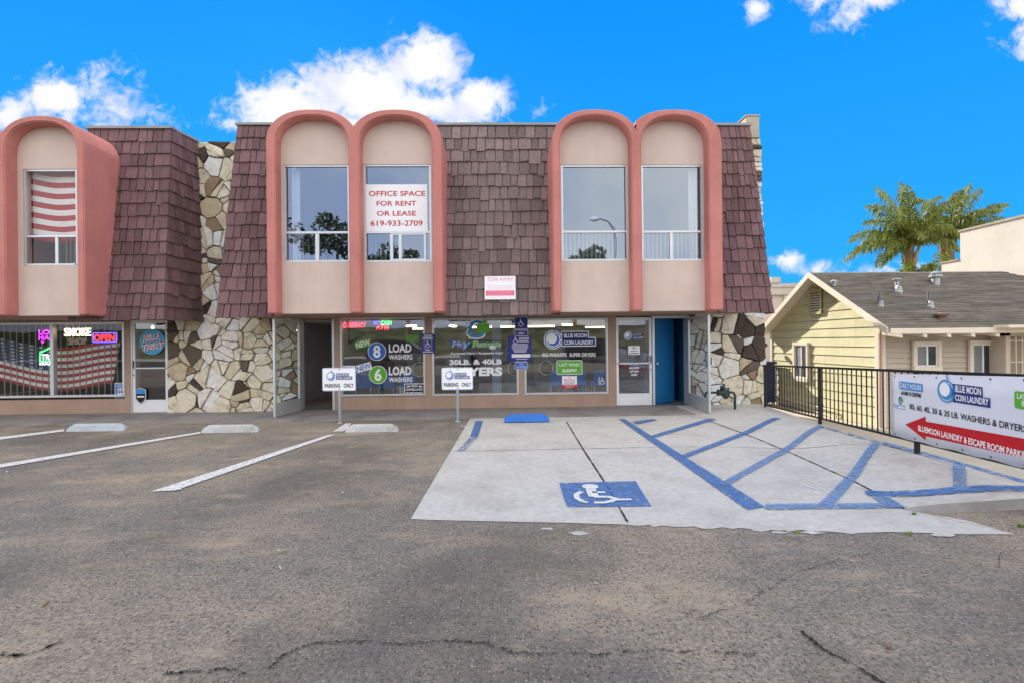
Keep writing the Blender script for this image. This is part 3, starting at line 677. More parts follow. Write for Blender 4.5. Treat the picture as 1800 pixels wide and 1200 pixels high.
def upper_window(parent, w, slide, blind=None, curtain=None, stack=None, pane=None):
    x0, z0, x1, z1 = w; zm = z0 + (z1-z0) * .305; q = MB(); f = .035; y0, y1 = YP + .015, YP + .075
    q.box(x0,y0,z0,x0+f,y1,z1); q.box(x1-f,y0,z0,x1,y1,z1); q.box(x0+f,y0,z1-f,x1-f,y1,z1); q.box(x0+f,y0-.02,z0,x1-f,y1,z0+f); q.box(x0+f,y0,zm-f*.6,x1-f,y1,zm+f*.6)
    if slide is not None:
        for t, s in slide: xx = x0 + (x1-x0)*t; q.box(xx-s,y0+.004,z0+f,xx+s,y1-.004,zm-f*.6)
        if len(slide) > 1: q.box(x0+(x1-x0)*slide[0][0],y0+.008,z0+f,x0+(x1-x0)*slide[-1][0],y1-.008,z0+f+.03); q.box(x0+(x1-x0)*slide[0][0],y0+.008,zm-f*.6-.03,x0+(x1-x0)*slide[-1][0],y1-.008,zm-f*.6)
    o = build(q, 'upper_window', M['alu'], parent, bevel=.003)
    q = MB(); g = YP + .045; q.poly([(x0+f,g,z0+f),(x1-f,g,z0+f),(x1-f,g,z1-f),(x0+f,g,z1-f)]); build(q, 'pane', pane or M['glassup'], o)
    if blind:
        q = MB(); a, b = blind; n = int((b-a)*(x1-x0)/.085); rg = random.Random(int(x0*100))
        for i in range(n):
            xx = x0 + (x1-x0)*a + (i+.5)*.085; t = .028
            q.prism([(xx-t, g+.10, z0+.05), (xx+t, g+.13, z0+.05), (xx+t, g+.132, z0+.05), (xx-t, g+.102, z0+.05)], (0,0,(zm-z0) + (.0 if True else 0)))
        build(q, 'vertical_blind', mat('blind_cloth', (.26,.27,.30), .8), o)
    if curtain:
        a, b = curtain; q = MB(); vs = []; n = 16
        for i in range(n+1): xx = x0 + (x1-x0)*(a+(b-a)*i/n); yy = g + .16 + .03*math.sin(i*1.9); vs += [(xx,yy,z0+.04),(xx,yy,z1-.04)]
        q.add(vs, [(2*i,2*i+2,2*i+3,2*i+1) for i in range(n)]); build(q, 'curtain', mat('white_curtain', (.72,.73,.76), .85), o, smooth=True)
    if stack:
        q = MB(); a, b = stack
        for i in range(5): xx = x0 + (x1-x0)*(a+(b-a)*i/4); q.box(xx-.012,g+.16,z0+.05,xx+.012,g+.19,zm)
        build(q, 'window_bars', M['aludark'], o)
    return o
def storefront(parent, px, glass_y=D+.05, mull=None, f=.04, pane=None):
    """px: left, top, right, bottom in the photograph, on the wall plane"""
    pl = FY(D); a = pl.uv(px[0], px[3]); b = pl.uv(px[2], px[1]); x0, z0, x1, z1 = a.x, a.y, b.x, b.y
    q = MB(); y0, y1 = D - .012, D + .09
    q.box(x0,y0,z0,x0+f,y1,z1); q.box(x1-f,y0,z0,x1,y1,z1); q.box(x0+f,y0,z1-f,x1-f,y1,z1); q.box(x0+f,y0-.01,z0,x1-f,y1,z0+f)
    if mull:
        c = pl.uv(mull[0], 650).x; d_ = pl.uv(mull[1], 650).x; q.box(c,y0,z0+f,d_,y1,z1-f)
    o = build(q, 'shop_window', M['alu'], parent, bevel=.004)
    q = MB(); q.poly([(x0+f,glass_y,z0+f),(x1-f,glass_y,z0+f),(x1-f,glass_y,z1-f),(x0+f,glass_y,z1-f)]); build(q, 'pane', pane or M['glass'], o)
    return o, (x0, z0, x1, z1)
def glass_door(parent, o, u, w, h, m, handle_side=1, kick=.28):
    """aluminium framed glass door: o = lower corner at the hinge, u = direction of the leaf"""
    pl = Plane(o, u, (0,0,1)); n = pl.n; t = n * -.045; s = .055
    def bar(q, a0, b0, a1, b1, k=0, tt=None): q.prism([pl.pt(a0,b0,k), pl.pt(a1,b0,k), pl.pt(a1,b1,k), pl.pt(a0,b1,k)], tt or t)
    q = MB(); bar(q,0,0,s,h); bar(q,w-s,0,w,h); bar(q,s,h-s*1.2,w-s,h); bar(q,s,0,w-s,.03)
    d = build(q, 'glass_door', m, parent, bevel=.004)
    q = MB(); bar(q, s, .03, w-s, kick); build(q, 'kick_plate', m, d, bevel=.003)
    q = MB(); q.poly([pl.pt(s,kick,-.02), pl.pt(w-s,kick,-.02), pl.pt(w-s,h-s*1.2,-.02), pl.pt(s,h-s*1.2,-.02)]); build(q, 'pane', M['glass'], d)
    q = MB(); bar(q, s*.5, h*.475, w-s*.5, h*.475+.03, .035, n*-.03)
    for xx in (s*.6, w-s*.9): bar(q, xx, h*.475+.004, xx+.03, h*.475+.026, .005, n*.03)
    build(q, 'push_bar', M['alu'], d)
    q = MB(); xx = w - s*.75 if handle_side > 0 else s*.25
    bar(q, xx, h*.49, xx+.026, h*.49+.15, .004, n*.03); build(q, 'door_handle', M['aludark'], d); q = MB(); bar(q, xx+.003, h*.40, xx+.023, h*.40+.03, .004, n*.02); build(q, 'door_lock', M['aludark'], d)
    return d, pl

def shops():
    pD = FY(D); pP = FY(YP); pF = FY(YF)
    X = lambda px, Y=D, py=640: FY(Y).uv(px, py).x
    Z = lambda py, Y=D, px=800: FY(Y).uv(px, py).y
    zs = .03                                                # sidewalk level
    zsoff = Z(551.5, YP, 820)
    B = thing('shop_building', (0, D, 0), 'two storey laundry building with paired salmon arches, shingled mansard and glass shopfront', 'building')
    # ---- ground floor walls
    q = MB(); T = D + .22; zt = zsoff + .05; zsill = Z(694.5)
    xa, xb = X(587), X(1083)
    q.box(xa, D, -.1, xb, T, zsill)
    for a, b in ((587,599.5),(746,761),(910,923),(1067,1083)): q.box(X(a), D+.001, zsill, X(b), T, zt)
    zh = Z(559.5)
    for a, b in ((599.5,746),(761,910),(923,1067)): q.box(X(a), D+.002, zh, X(b), T, zt)
    q.box(X(1083), D+.002, Z(558.5), X(1212), T, zt); q.box(X(525), D+.002, Z(559), X(587), T, zt)
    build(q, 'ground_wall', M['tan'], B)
    # ---- stone walls
    ztop = onY(375, 251, D).z
    q = MB(); q.box(X(297), D, -.1, X(527), T, ztop); build(q, 'mortar_bed', M['mortar'], B); q = MB(); q.box(X(1211), D, -.1, X(1343), T, zt); build(q, 'mortar_bed', M['mortar'], B)
    q = MB(); flagstones(q, X(297), X(527)-.01, 0.0, ztop, D, .27, 21)
    build(q, 'stone_wall', M['stone'], B)
    q = MB(); flagstones(q, X(1211)+.02, X(1343), 0.0, zt, D, .29, 36)
    build(q, 'stone_wall', M['stone'], B)
    # stone clad end wall that rises past the mansard, with its capping block
    xr = X(1343); zc = onY(1330, 246, D+.1).z; zcap = onY(1328, 209, D+.1).z; q = MB(); rg = random.Random(5); z = zt
    q2 = MB(); q2.box(xr-.32, D+.03, zt, xr-.05, 20, zc)
    build(q2, 'end_wall', M['mortar'], B)
    while z < zc - .03:
        hgt_ = min(rg.uniform(.07,.2), zc - z); p_ = rg.uniform(-.03,.03)
        q.prism([(xr-.34,D+rg.uniform(-.02,.02),z+.006),(xr+p_,D+rg.uniform(-.02,.03),z+.006),(xr+p_+rg.uniform(-.015,.015),D+.02,z+hgt_-.006),(xr-.34,D,z+hgt_-.006)], (0,rg.uniform(.25,.5),0)); z += hgt_
    build(q, 'edge_stones', M['stone'], B, bevel=.012)
    q = MB(); q.box(xr-.36, D-.02, zc, xr-.06, D+.5, zcap); q.box(xr-.38,D-.03,zcap,xr-.04,D+.52,zcap+.04); build(q, 'parapet_block', M['drive'], B, bevel=.01)
    # ---- upper body: soffit, ends, back, roof
    xl, xrr = X(404, MY0, 550) , X(1345, MY0, 540)
    zroof = onY(850, 220.5, MY1).z
    q = MB(); q.box(xl-.05, MY0+.06, zsoff+.012, xrr-.1, D+.001, zsoff+.07)
    for a, b in ((497,757),(988,1246)): q.box(X(a,YP,550), YP+.161, zsoff+.010, X(b,YP,550), MY0+.06, zsoff+.07)
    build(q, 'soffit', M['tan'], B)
    q = MB(); q.box(xl, 12.4, zsoff+.07, xrr-.25, 20, zroof-.02); q.box(xl, 9.85, zsoff+.07, xrr-.25, 12.4, zsoff+.12); q.box(xl+.1, MY1+.1, zsoff+.12, xl+.2, 12.4, zroof-.25); q.box(xrr-.4, MY1+.1, zsoff+.12, xrr-.3, 12.4, zroof-.25)
    q.box(xl+.1, MY1-.02, zroof-.13, xrr-.3, 12.4, zroof-.02)
    for a in (X(628,YP,400), X(870,YP,400), X(1117,YP,400)): q.box(a-.04, MY1+.1, zsoff+.12, a+.04, 12.4, zroof-.13)
    build(q, 'upper_storey', M['darkroom'], B)
    # ---- mansard sections
    nr = 15
    def sec(pb0, pb1, pt0, pt1, seed, m, par=B, rows=nr):
        q = MB(); bl, br = onY(*pb0, MY0), onY(*pb1, MY0); tl, tr = onY(*pt0, MY1), onY(*pt1, MY1)
        br.z = bl.z = (bl.z + br.z)/2; tl.z = tr.z = (tl.z + tr.z)/2
        shakes(q, bl, br, tl, tr, rows, seed); o = build(q, 'shingle_roof', m, par, fix=True)
        q = MB(); k = Vector((0,.025,0)); q.prism([bl+k, br+k, tr+k, tl+k], (0,.06,0)); build(q, 'roof_deck', M['aludark'], par)
        q = MB(); q.prism([tl+Vector((-.03,-.05,-.015)), tr+Vector((.03,-.05,-.015)), tr+Vector((.03,-.05,.035)), tl+Vector((-.03,-.05,.035))], (0,.2,0)); build(q, 'roof_edging', mat('grey_flashing', (.28,.30,.29), .6), par)
        return bl, br, tl, tr
    sec((380,556),(480,555),(418,220),(488,220), 1, M['shingle'])
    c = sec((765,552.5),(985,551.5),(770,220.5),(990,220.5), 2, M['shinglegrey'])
    e = sec((1262,548.5),(1358,547.5),(1255,221),(1317,221), 3, M['shingle'])
    # hip edge strips that close the free ends of the mansard
    for (bl, br, tl, tr), right in ((e, True),):
        q = MB(); shakes(q, br, br + Vector((.02, .35, 0)), tr, tr + Vector((.02,.35,0)), nr, 9, .3, .4); build(q, 'roof_end', M['shingle'], B)
    # ---- paired arches, panels and windows
    def pair(xs, ytop, yin, ybot, pan, par, seed=0):
        zb = Z(ybot, YF, xs[2]); arch_surround(par, [X(x, YF, 400) for x in xs], zb, Z(ytop, YF, (xs[0]+xs[5])/2), Z(yin, YF, (xs[0]+xs[5])/2))
        out = []
        for i, (x0, x1, wx0, wy0, wx1, wy1, pt) in enumerate(pan):
            a = pP.uv(wx0, wy1); b = pP.uv(wx1, wy0); w = (a.x, a.y, b.x, b.y)
            xi0, xi1 = X(xs[1 + 2*i], YF, 400), X(xs[2 + 2*i], YF, 400)
            wall_panel(par, xi0, xi1, zb + .012, Z(yin, YF, (xs[0]+xs[5])/2) + .02, (max(w[0], xi0+.01), w[1], min(w[2], xi1-.01), w[3])); out.append((max(w[0], xi0+.01), w[1], min(w[2], xi1-.01), w[3]))
        return out
    w1, w2 = pair((468,485,613,633,760,778), 192, 203, 550.5, [(497,612,499,290,613,461,216),(637,757,639,289,757,461,216)], B)
    w3, w4 = pair((972,986,1111,1129,1247,1271), 192, 203, 547, [(988,1108,988,290,1106,459,216),(1129,1245,1129,290,1242,459,216)], B)
    upper_window(B, w1, [(.5,.035)], stack=(.06,.40), curtain=(.06,.20))
    upper_window(B, w2, [(.40,.03),(.53,.03),(.90,.02)], stack=(.05,.37))
    upper_window(B, w3, None, blind=(.05,.95))
    upper_window(B, w4, [(.48,.03)], blind=(.04,.95), curtain=(.82,.95))
    # ---- laundry interior
    x0, x1 = X(487), X(1147)-.1; zi = zt - .12
    q = MB(); q.box(x0,T,-.06,x1,18,.028); build(q, 'interior_floor', mat('lino_floor', (.30,.29,.28), .45, var=.1, vs=1), B)
    q = MB(); q.box(x0-.1,T,.03,x0,18,zi); q.box(x1,T,.03,x1+.1,18,zi); q.box(x0,17.9,.03,x1,18,zi); build(q, 'interior_wall', mat('grey_lilac_wall', (.30,.28,.36), .85), B)
    q = MB(); q.box(x0,T,zi,x1,18,zi+.05); build(q, 'interior_ceiling', mat('ceiling_tile', (.40,.38,.36), .9), B)
    lampm = mat('lit_tube', (1.0,.86,.55), emit=5.0)
    for px, Yl, ln in ((797,12.6,(.05,.5)),(858,13.6,(1.0,.0)),(928,13.4,(1.5,0)),(998,12.4,(.25,.55)),(724,12.2,(.25,.0)),(744,14.5,(.6,0)),(560,15,(.7,0)),(1050,14.8,(.7,0))):
        cx = X(px, Yl); q = MB(); dx, dy = ln; d_ = Vector((dx, dy, 0)); n_ = Vector((-dy, dx, 0)).normalized() * .05
        a_ = Vector((cx, Yl, zi - .09)) - d_/2; q.prism([a_-n_, a_+n_, a_+d_+n_, a_+d_-n_], (0,0,.035)); lo = build(q, 'ceiling_lamp', lampm, B)
        q = MB(); q.prism([a_-n_*1.4+Vector((0,0,.036)), a_+n_*1.4+Vector((0,0,.036)), a_+d_+n_*1.4+Vector((0,0,.036)), a_+d_-n_*1.4+Vector((0,0,.036))], (0,0,.05)); build(q, 'lamp_housing', M['white'], lo)
    q = MB(); q.box(X(865,12.3),12.3,.03,X(881,12.3),12.55,zi); build(q, 'interior_column', mat('pale_blue_column', (.42,.50,.66), .7), B)
    # stairwell behind the blue door opening
    xs0, xs1 = X(1148), X(1212); q = MB(); bm_ = mat('blue_door_paint', (.012,.16,.40), .5, var=.12, vs=1.2)
    q.box(xs0-.02,T,.03,xs0,D+1.6,zt); q.box(xs1+.04,T,.03,xs1+.06,D+1.6,zt); q.box(xs0,D+1.5,.03,xs1+.04,D+1.55,zt); q.box(xs0,T,zt-.03,xs1+.04,D+1.5,zt); build(q, 'stairwell_wall', mat('blue_wall', (.012,.10,.28), .7), B)
    q = MB(); q.box(xs0,T,-.05,xs1+.04,D+1.5,.029); build(q, 'stairwell_floor', M['walk'], B)
    q = MB(); q.prism([(X(1152)+.0,D+.13,.05),(X(1199),D+.50,.05),(X(1199)-.02,D+.53,.05),(X(1152)-.02,D+.16,.05)], (0,0,1.98)); dd = build(q, 'blue_door', bm_, B, bevel=.004)
    q = MB(); q.lathe((X(1154)+.05,D+.19,.98), (.3,-.95,0), [(.012,0),(.012,.04),(.028,.045),(.03,.07),(.01,.08)], 10); build(q, 'door_handle', M['alu'], dd)
    q = MB(); q.box(X(1147),D-.01,zs,X(1151),T,zt-.06); q.box(X(1208),D-.01,zs,X(1213),T,zt-.06); q.box(X(1151),D-.01,Z(563),X(1208),T,Z(559)); q.box(X(524),D-.01,zs,X(528),T,zt-.06); q.box(X(584),D-.01,zs,X(588)-.001,T,zt-.06); build(q, 'door_frame', M['alu'], B)
    # ---- laundry windows with their lettering
    k0 = FY(D + .045); ws = []
    for px in ((599,557.5,746.5,696),(760.5,558.5,910.5,695),(922.5,558.5,1068,693)): ws.append(storefront(B, px)[0])
    t = lambda s, *a, **k: q.ptext(k0, s, *a, **k)
    q = MB()
    for s, cx, cy, ci, tx, no in (('8',662.5,617.5,RY,604,'NEW'),('6',664.5,658,GR,643.5,'NEW')):
        q2 = q; q = MB(); c_ = k0.uv(cx, cy); q.disc(k0, c_, .205, .002, W_); q.disc(k0, c_, .192, .0028, ci); t(s, cx-6.3, cy-11, cx+6.3, cy+11, .0036, W_, bold=.03); build(q, 'number_emblem', INKM, ws[0], fix=False); q = q2
        t('LOAD', 683.5, tx, 723, tx+15.5, .002, W_, bold=.03); t('WASHERS', 683.5, tx+18.5, 725, tx+27.5, .002, W_, bold=.02)
    build(q, 'window_lettering', INKM, ws[0], fix=False)
    for (x0_, y0_, x1_, y1_, ci, bg_) in ((625.5,599,651,609,W_,GR),(627,640,652,650,RY,W_)):
        q = MB(); c_ = k0.uv((x0_+x1_)/2, (y0_+y1_)/2); a_ = .26
        q.fill(k0, [(c_.x + dx*math.cos(a_) - dy*math.sin(a_), c_.y + dx*math.sin(a_) + dy*math.cos(a_)) for dx, dy in ((-.175,-.082),(.175,-.082),(.175,.082),(-.175,.082))], .0018, bg_)
        q.ptext(k0, 'NEW', x0_, y0_, x1_, y1_, .0026, ci, rot=a_, bold=.02); build(q, 'new_tag', INKM, ws[0], fix=False)
    q = MB(); wm = W_
    for nm, ci, bx in (('Pay',RY,(792.5,597.5,829,614)),('Range',GR,(830,597.5,882,614))):
        t(nm, *bx, .0022, W_, bold=.05, slant=.15); t(nm, *bx, .003, ci, bold=.02, slant=.15)
    build(q, 'payment_lettering', INKM, ws[1], fix=False); q = MB()
    t('Accepted Here / Aceptado Aqui', 791.5, 617.5, 883, 624, .002, W_, bold=.02); t('30LB. & 40LB', 790, 630.5, 882, 641, .002, W_, bold=.04); t('DRYERS', 790, 644.5, 883, 661, .002, W_, bold=.05)
    build(q, 'window_lettering', INKM, ws[1], fix=False); q = MB()
    # card reader emblem: blue ring with a green wallet and a spray of pixels
    U = lambda *p: [tuple(k0.uv(*a)) for a in p]
    q.stroke(k0, U((852,568),(838,563.5),(830,566),(822,586),(826,592),(840,593),(848,591),(852,585)), .085, .002, W_); q.stroke(k0, U((852,568),(838,565),(831,567),(824,585),(828,590.5),(840,591.5),(846,590),(851,584)), .065, .0028, SB)
    q.fill(k0, U((836,571),(855,562),(857,570),(861,579),(862,583),(841,587)), .0034, GR); q.fill(k0, U((838,570),(860,569),(862,580),(840,586)), .004, GR); q.stroke(k0, U((838,571),(858,568.5)), .008, .0046, W_)
    rg = random.Random(1)
    for i in range(34):
        px_ = rg.uniform(812,827); py_ = rg.uniform(566,590); a_ = k0.uv(px_, py_); s_ = .006 + .011*(px_-812)/15; q.rect(k0, a_.x-s_, a_.y-s_, a_.x+s_, a_.y+s_, .002, rg.choice((W_,SB,W_)))
    build(q, 'payment_emblem', INKM, ws[1], fix=False)
    q = MB()
    moon_logo(q, k0, k0.uv(972.5,597), .195, .0028, halo=W_)
    q.prect(k0, 987,581.5,1035,597,.0016,W_,r=.012); q.prect(k0, 987,592.5,1047.5,609,.0016,W_,r=.012)
    q.prect(k0, 988,583,1033.5,596,.0022,NV); q.prect(k0, 988,594,1046,607.5,.0022,NV)
    t('BLUE MOON', 991.5,586,1031.5,593.5,.003,W_,bold=.02); t('COIN LAUNDRY', 991.5,598,1043,605.5,.003,W_,bold=.02)
    build(q, 'laundry_emblem', INKM, ws[2], fix=False); q = MB()
    t('BIG WASHERS', 953.5,619.5,996,626.5,.002,W_,bold=.02); t('SUPER DRYERS', 1001,619.5,1047,626.5,.002,W_,bold=.02)
    build(q, 'window_lettering', INKM, ws[2], fix=False); q = MB()
    a_ = k0.uv(1059,669); wheelchair(q, k0, a_.x, a_.y, .16, .002, W_); q.stroke(k0, U((1053,676),(1053,662)), .012, .002, W_); q.stroke(k0, U((1066,676),(1066,662)), .012, .002, W_)
    build(q, 'wheelchair_decal', INKM, ws[2], fix=False)
    # ---- doors
    hd = Z(561.5) - zs
    d1, p1 = glass_door(B, (X(1083)+.005, D-.005, zs+.005), (1,0,0), X(1146)-X(1083)-.01, hd, M['white'])
    q = MB(); f1 = Plane(p1.o, p1.u, p1.v); moon_logo(q, f1, f1.uv(1103.5,590), .085, .012, halo=W_); q.prect(f1,1110,585.5,1129,590.5,.012,NV); q.prect(f1,1110,591,1132,596,.012,NV)
    q.ptext(f1,'BLUE MOON',1112,586.3,1127,589.8,.013,W_); q.ptext(f1,'COIN LAUNDRY',1112,591.7,1131,595.2,.013,W_)
    build(q, 'laundry_emblem', INKM, d1, fix=False); q = MB()
    q.prect(f1,1107,637,1122,642,.012,RY); q.ptext(f1,'DAILY HOURS',1108,637.8,1121,641.2,.013,W_); q.ptext(f1,'6AM-9:30PM',1105.5,644,1123,648,.012,W_,bold=.03); q.ptext(f1,'LAST WASH',1107,650,1122,654,.012,W_,bold=.03); q.ptext(f1,'8:00PM',1109.5,656,1119.5,660,.012,W_,bold=.03)
    build(q, 'door_lettering', INKM, d1, fix=False)
    hin = Vector((X(526.5), D-.03, zs+.01)); fre = onZ(480.5, 733, zs+.01); u = (fre - hin); u.z = 0
    d2, p2 = glass_door(B, hin, u, u.length, hd-.02, M['alu'])
    hin = Vector((X(1210)+.02, D-.03, zs+.01)); fre = onZ(1250, 725.5, zs+.01); u = (fre - hin); u.z = 0
    d3, p3 = glass_door(B, hin + u, -u, u.length, hd-.02, M['alu'], -1)
    # thresholds
    q = MB(); q.box(X(528),D-.06,zs,X(584),T,zs+.02); build(q, 'threshold', M['aludark'], B); q = MB(); q.box(X(1083),D-.06,zs,X(1208),T,zs+.018); build(q, 'threshold', M['aludark'], B)

    # =============== smoke shop wing on the left
    S = thing('shop_building', (-9.5, D, 0), 'smoke shop wing at the left with salmon arch and a shingled mansard corner', 'building')
    q = MB(); xL = -16.0; xw0, xw1 = X(-150), X(218.5); xd0, xd1 = X(232.5), X(296)
    zsl = Z(701.5, D, 120); zhd = Z(565, D, 120)
    q.box(xL, D, -.1, X(231), T, zsl); q.box(xL, D, zsl, xw0, T, zt-.1); q.box(xw0, D+.001, zhd, xd0, T, zt); q.box(xw1, D+.001, zsl, X(231), T, zhd); q.box(xd0-.03, D+.002, Z(562,D,265), xd1, T, zt)
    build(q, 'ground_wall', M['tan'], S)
    q = MB(); zsoff2 = onY(80, 556.5, YP).z; xcorner = onY(289, 559, MY0).x
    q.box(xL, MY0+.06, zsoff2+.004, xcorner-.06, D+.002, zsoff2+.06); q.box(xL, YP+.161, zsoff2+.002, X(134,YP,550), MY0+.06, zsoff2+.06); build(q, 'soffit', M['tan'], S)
    fb, ft = onY(289, 559.5, MY0), onY(302, 225.5, MY1-.15); bb, bt = onY(357, 560, D-.02), onY(348, 251, D-.02)
    bb.z = fb.z; bt.z = ft.z = (bt.z + ft.z)/2
    lb, lt = Vector((X(120,MY0,500), MY0, fb.z)), Vector((X(120,MY0,500), MY1-.15, ft.z))
    q = MB(); shakes(q, lb, fb, lt, ft, 15, 31); build(q, 'shingle_roof', M['shingle'], S)
    q = MB(); shakes(q, fb, bb, ft, bt, 15, 32); build(q, 'shingle_roof', M['shingle'], S)
    q = MB(); rg = random.Random(3)                           # hip caps
    for i in range(15):
        a_ = fb.lerp(ft, (i-.1)/15); b_ = fb.lerp(ft, min(1,(i+1.05)/15)); w_ = rg.uniform(.12,.16)
        q.add([a_+Vector((.02,-.062,0)), a_+Vector((-w_,-.052,0)), b_+Vector((-w_,-.02,0)), b_+Vector((.005,-.025,0)), a_+Vector((.05,w_,0)), b_+Vector((.02,w_,0)), a_+Vector((.0,-.01,0)), a_+Vector((-w_,-.01,0))], [(0,1,2,3),(0,3,5,4),(0,1,7,6)])
    build(q, 'hip_cap', M['shingle'], S)
    q = MB(); k = Vector((0,.04,0)); q.prism([lb+k, fb+k+Vector((-.03,0,0)), ft+k+Vector((-.03,0,0)), lt+k], (0,.06,0)); k2 = Vector((-.03,0,0)); q.prism([fb+k2+k, bb+k2, bt+k2, ft+k2+k], (-.05,0,0)); build(q, 'roof_deck', M['aludark'], S)
    q = MB(); fl = mat('roof_flashing', (.28,.30,.29), .6); up_ = Vector((0,0,.05)); e_ = Vector((0,-.06,-.015))
    q.prism([lt+e_, ft+e_+Vector((.04,0,0)), ft+e_+up_+Vector((.04,0,0)), lt+e_+up_], (0,.2,0)); q.prism([ft+Vector((.05,.141,-.015)), bt+Vector((.05,0,-.015)), bt+Vector((.05,0,.035)), ft+Vector((.05,.141,.035))], (-.2,0,0)); build(q, 'roof_edging', fl, S)
    q = MB(); zr2 = ft.z - .02; q.box(xL, 12.4, zsoff2+.06, ft.x-.3, 20, zr2); q.box(xL, MY1-.02, zr2-.1, ft.x-.3, 12.4, zr2); q.box(xL,9.9,zsoff2+.06,ft.x-.4,12.4,zsoff2+.1); q.box(ft.x-.42,MY1,zsoff2+.1,ft.x-.32,12.4,zr2-.1); build(q, 'upper_storey', M['darkroom'], S)
    ww = pair((-182,-163,-25,9,134.7,148), 203, 214, 555.5, [(-150,-20,-148,298,-22,467,226),(37,134,42,297.5,134,467,226)], S)
    upper_window(S, ww[0], [(.5,.03)]); wf = upper_window(S, ww[1], [(.60,.03)], stack=(.62,.95), pane=M['glassclear'])
    # showroom
    xi0, xi1 = xL+.2, X(297)-.1
    q = MB(); q.box(xi0,T,-.06,xi1,17,.028); build(q, 'interior_floor', mat('dark_floor', (.05,.045,.04), .5), S)
    q = MB(); q.box(xi0-.1,T,.03,xi0,17,zt-.12); q.box(xi1,T,.03,xi1+.08,17,zt-.12); q.box(xi0,16.9,.03,xi1,17,zt-.12); q.box(xi0,T,zt-.12,xi1,17,zt-.08); build(q, 'interior_wall', M['darkroom'], S)
    rg = random.Random(12)
    wm_ = mat('warm_bulb', (1,.62,.25), emit=5)
    for i in range(9):
        px_, Yl = rg.uniform(60,290), rg.uniform(12,15); a_ = onY(px_, rg.uniform(569,577), Yl); q = MB(); q.lathe(a_, (0,0,1), [(.005,-.03),(.03,-.02),(.035,0),(.02,.03),(.008,.05)], 8); build(q, 'ceiling_bulb', wm_, S)
    sw, r_ = storefront(S, (-150,565.5,218.5,701), mull=(88.5,95), f=.05, pane=M['glassclear'])
    q = MB()                                                  # window security bars inside the glass
    xx = r_[0] + .1
    while xx < r_[2] - .05: q.box(xx-.007, D+.17, r_[1], xx+.007, D+.185, r_[3]); xx += .138
    build(q, 'security_bars', mat('grey_bars', (.20,.22,.20), .5), sw)
    dS, pS = glass_door(S, (xd0+.01, D-.005, .035), (1,0,0), xd1-xd0-.02, Z(563,D,265)-.035, M['white'], -1)
    q = MB(); q.box(xd0-.015,D-.015,.03,xd0+.008,T,Z(562,D,265)); q.box(xd0-.015,D-.015,Z(562,D,265),xd1,T,Z(560,D,265)); build(q, 'door_frame', M['alu'], S)
    return B, S, w2, ww[1], r_
SHOP, SMOKE, RENTW, FLAGW, SMKW = shops()
# ================================================================== SIGNS AND THINGS
def slab_sign(name, pl, px, label, cat, m=None, k=.0, th=.006, r=.0, edge=None, group=None):
    """a flat sign board on a plane; returns its root and an ink mesh to draw on"""
    a = pl.uv(px[0], px[3]); b = pl.uv(px[2], px[1]); c = pl.pt((a.x+b.x)/2, a.y, k)
    T = thing(name, c, label, cat, group); q = MB()
    q.prism([pl.pt(x, y, k) for x, y in rr(a.x, a.y, b.x, b.y, r)], pl.n * th); build(q, 'board', m or M['whitel'], T, bevel=min(.002, th*.3))
    return T, MB(), k + th + .0012
def ink(q, T, name='lettering'): return build(q, name, INKM, T, fix=False)

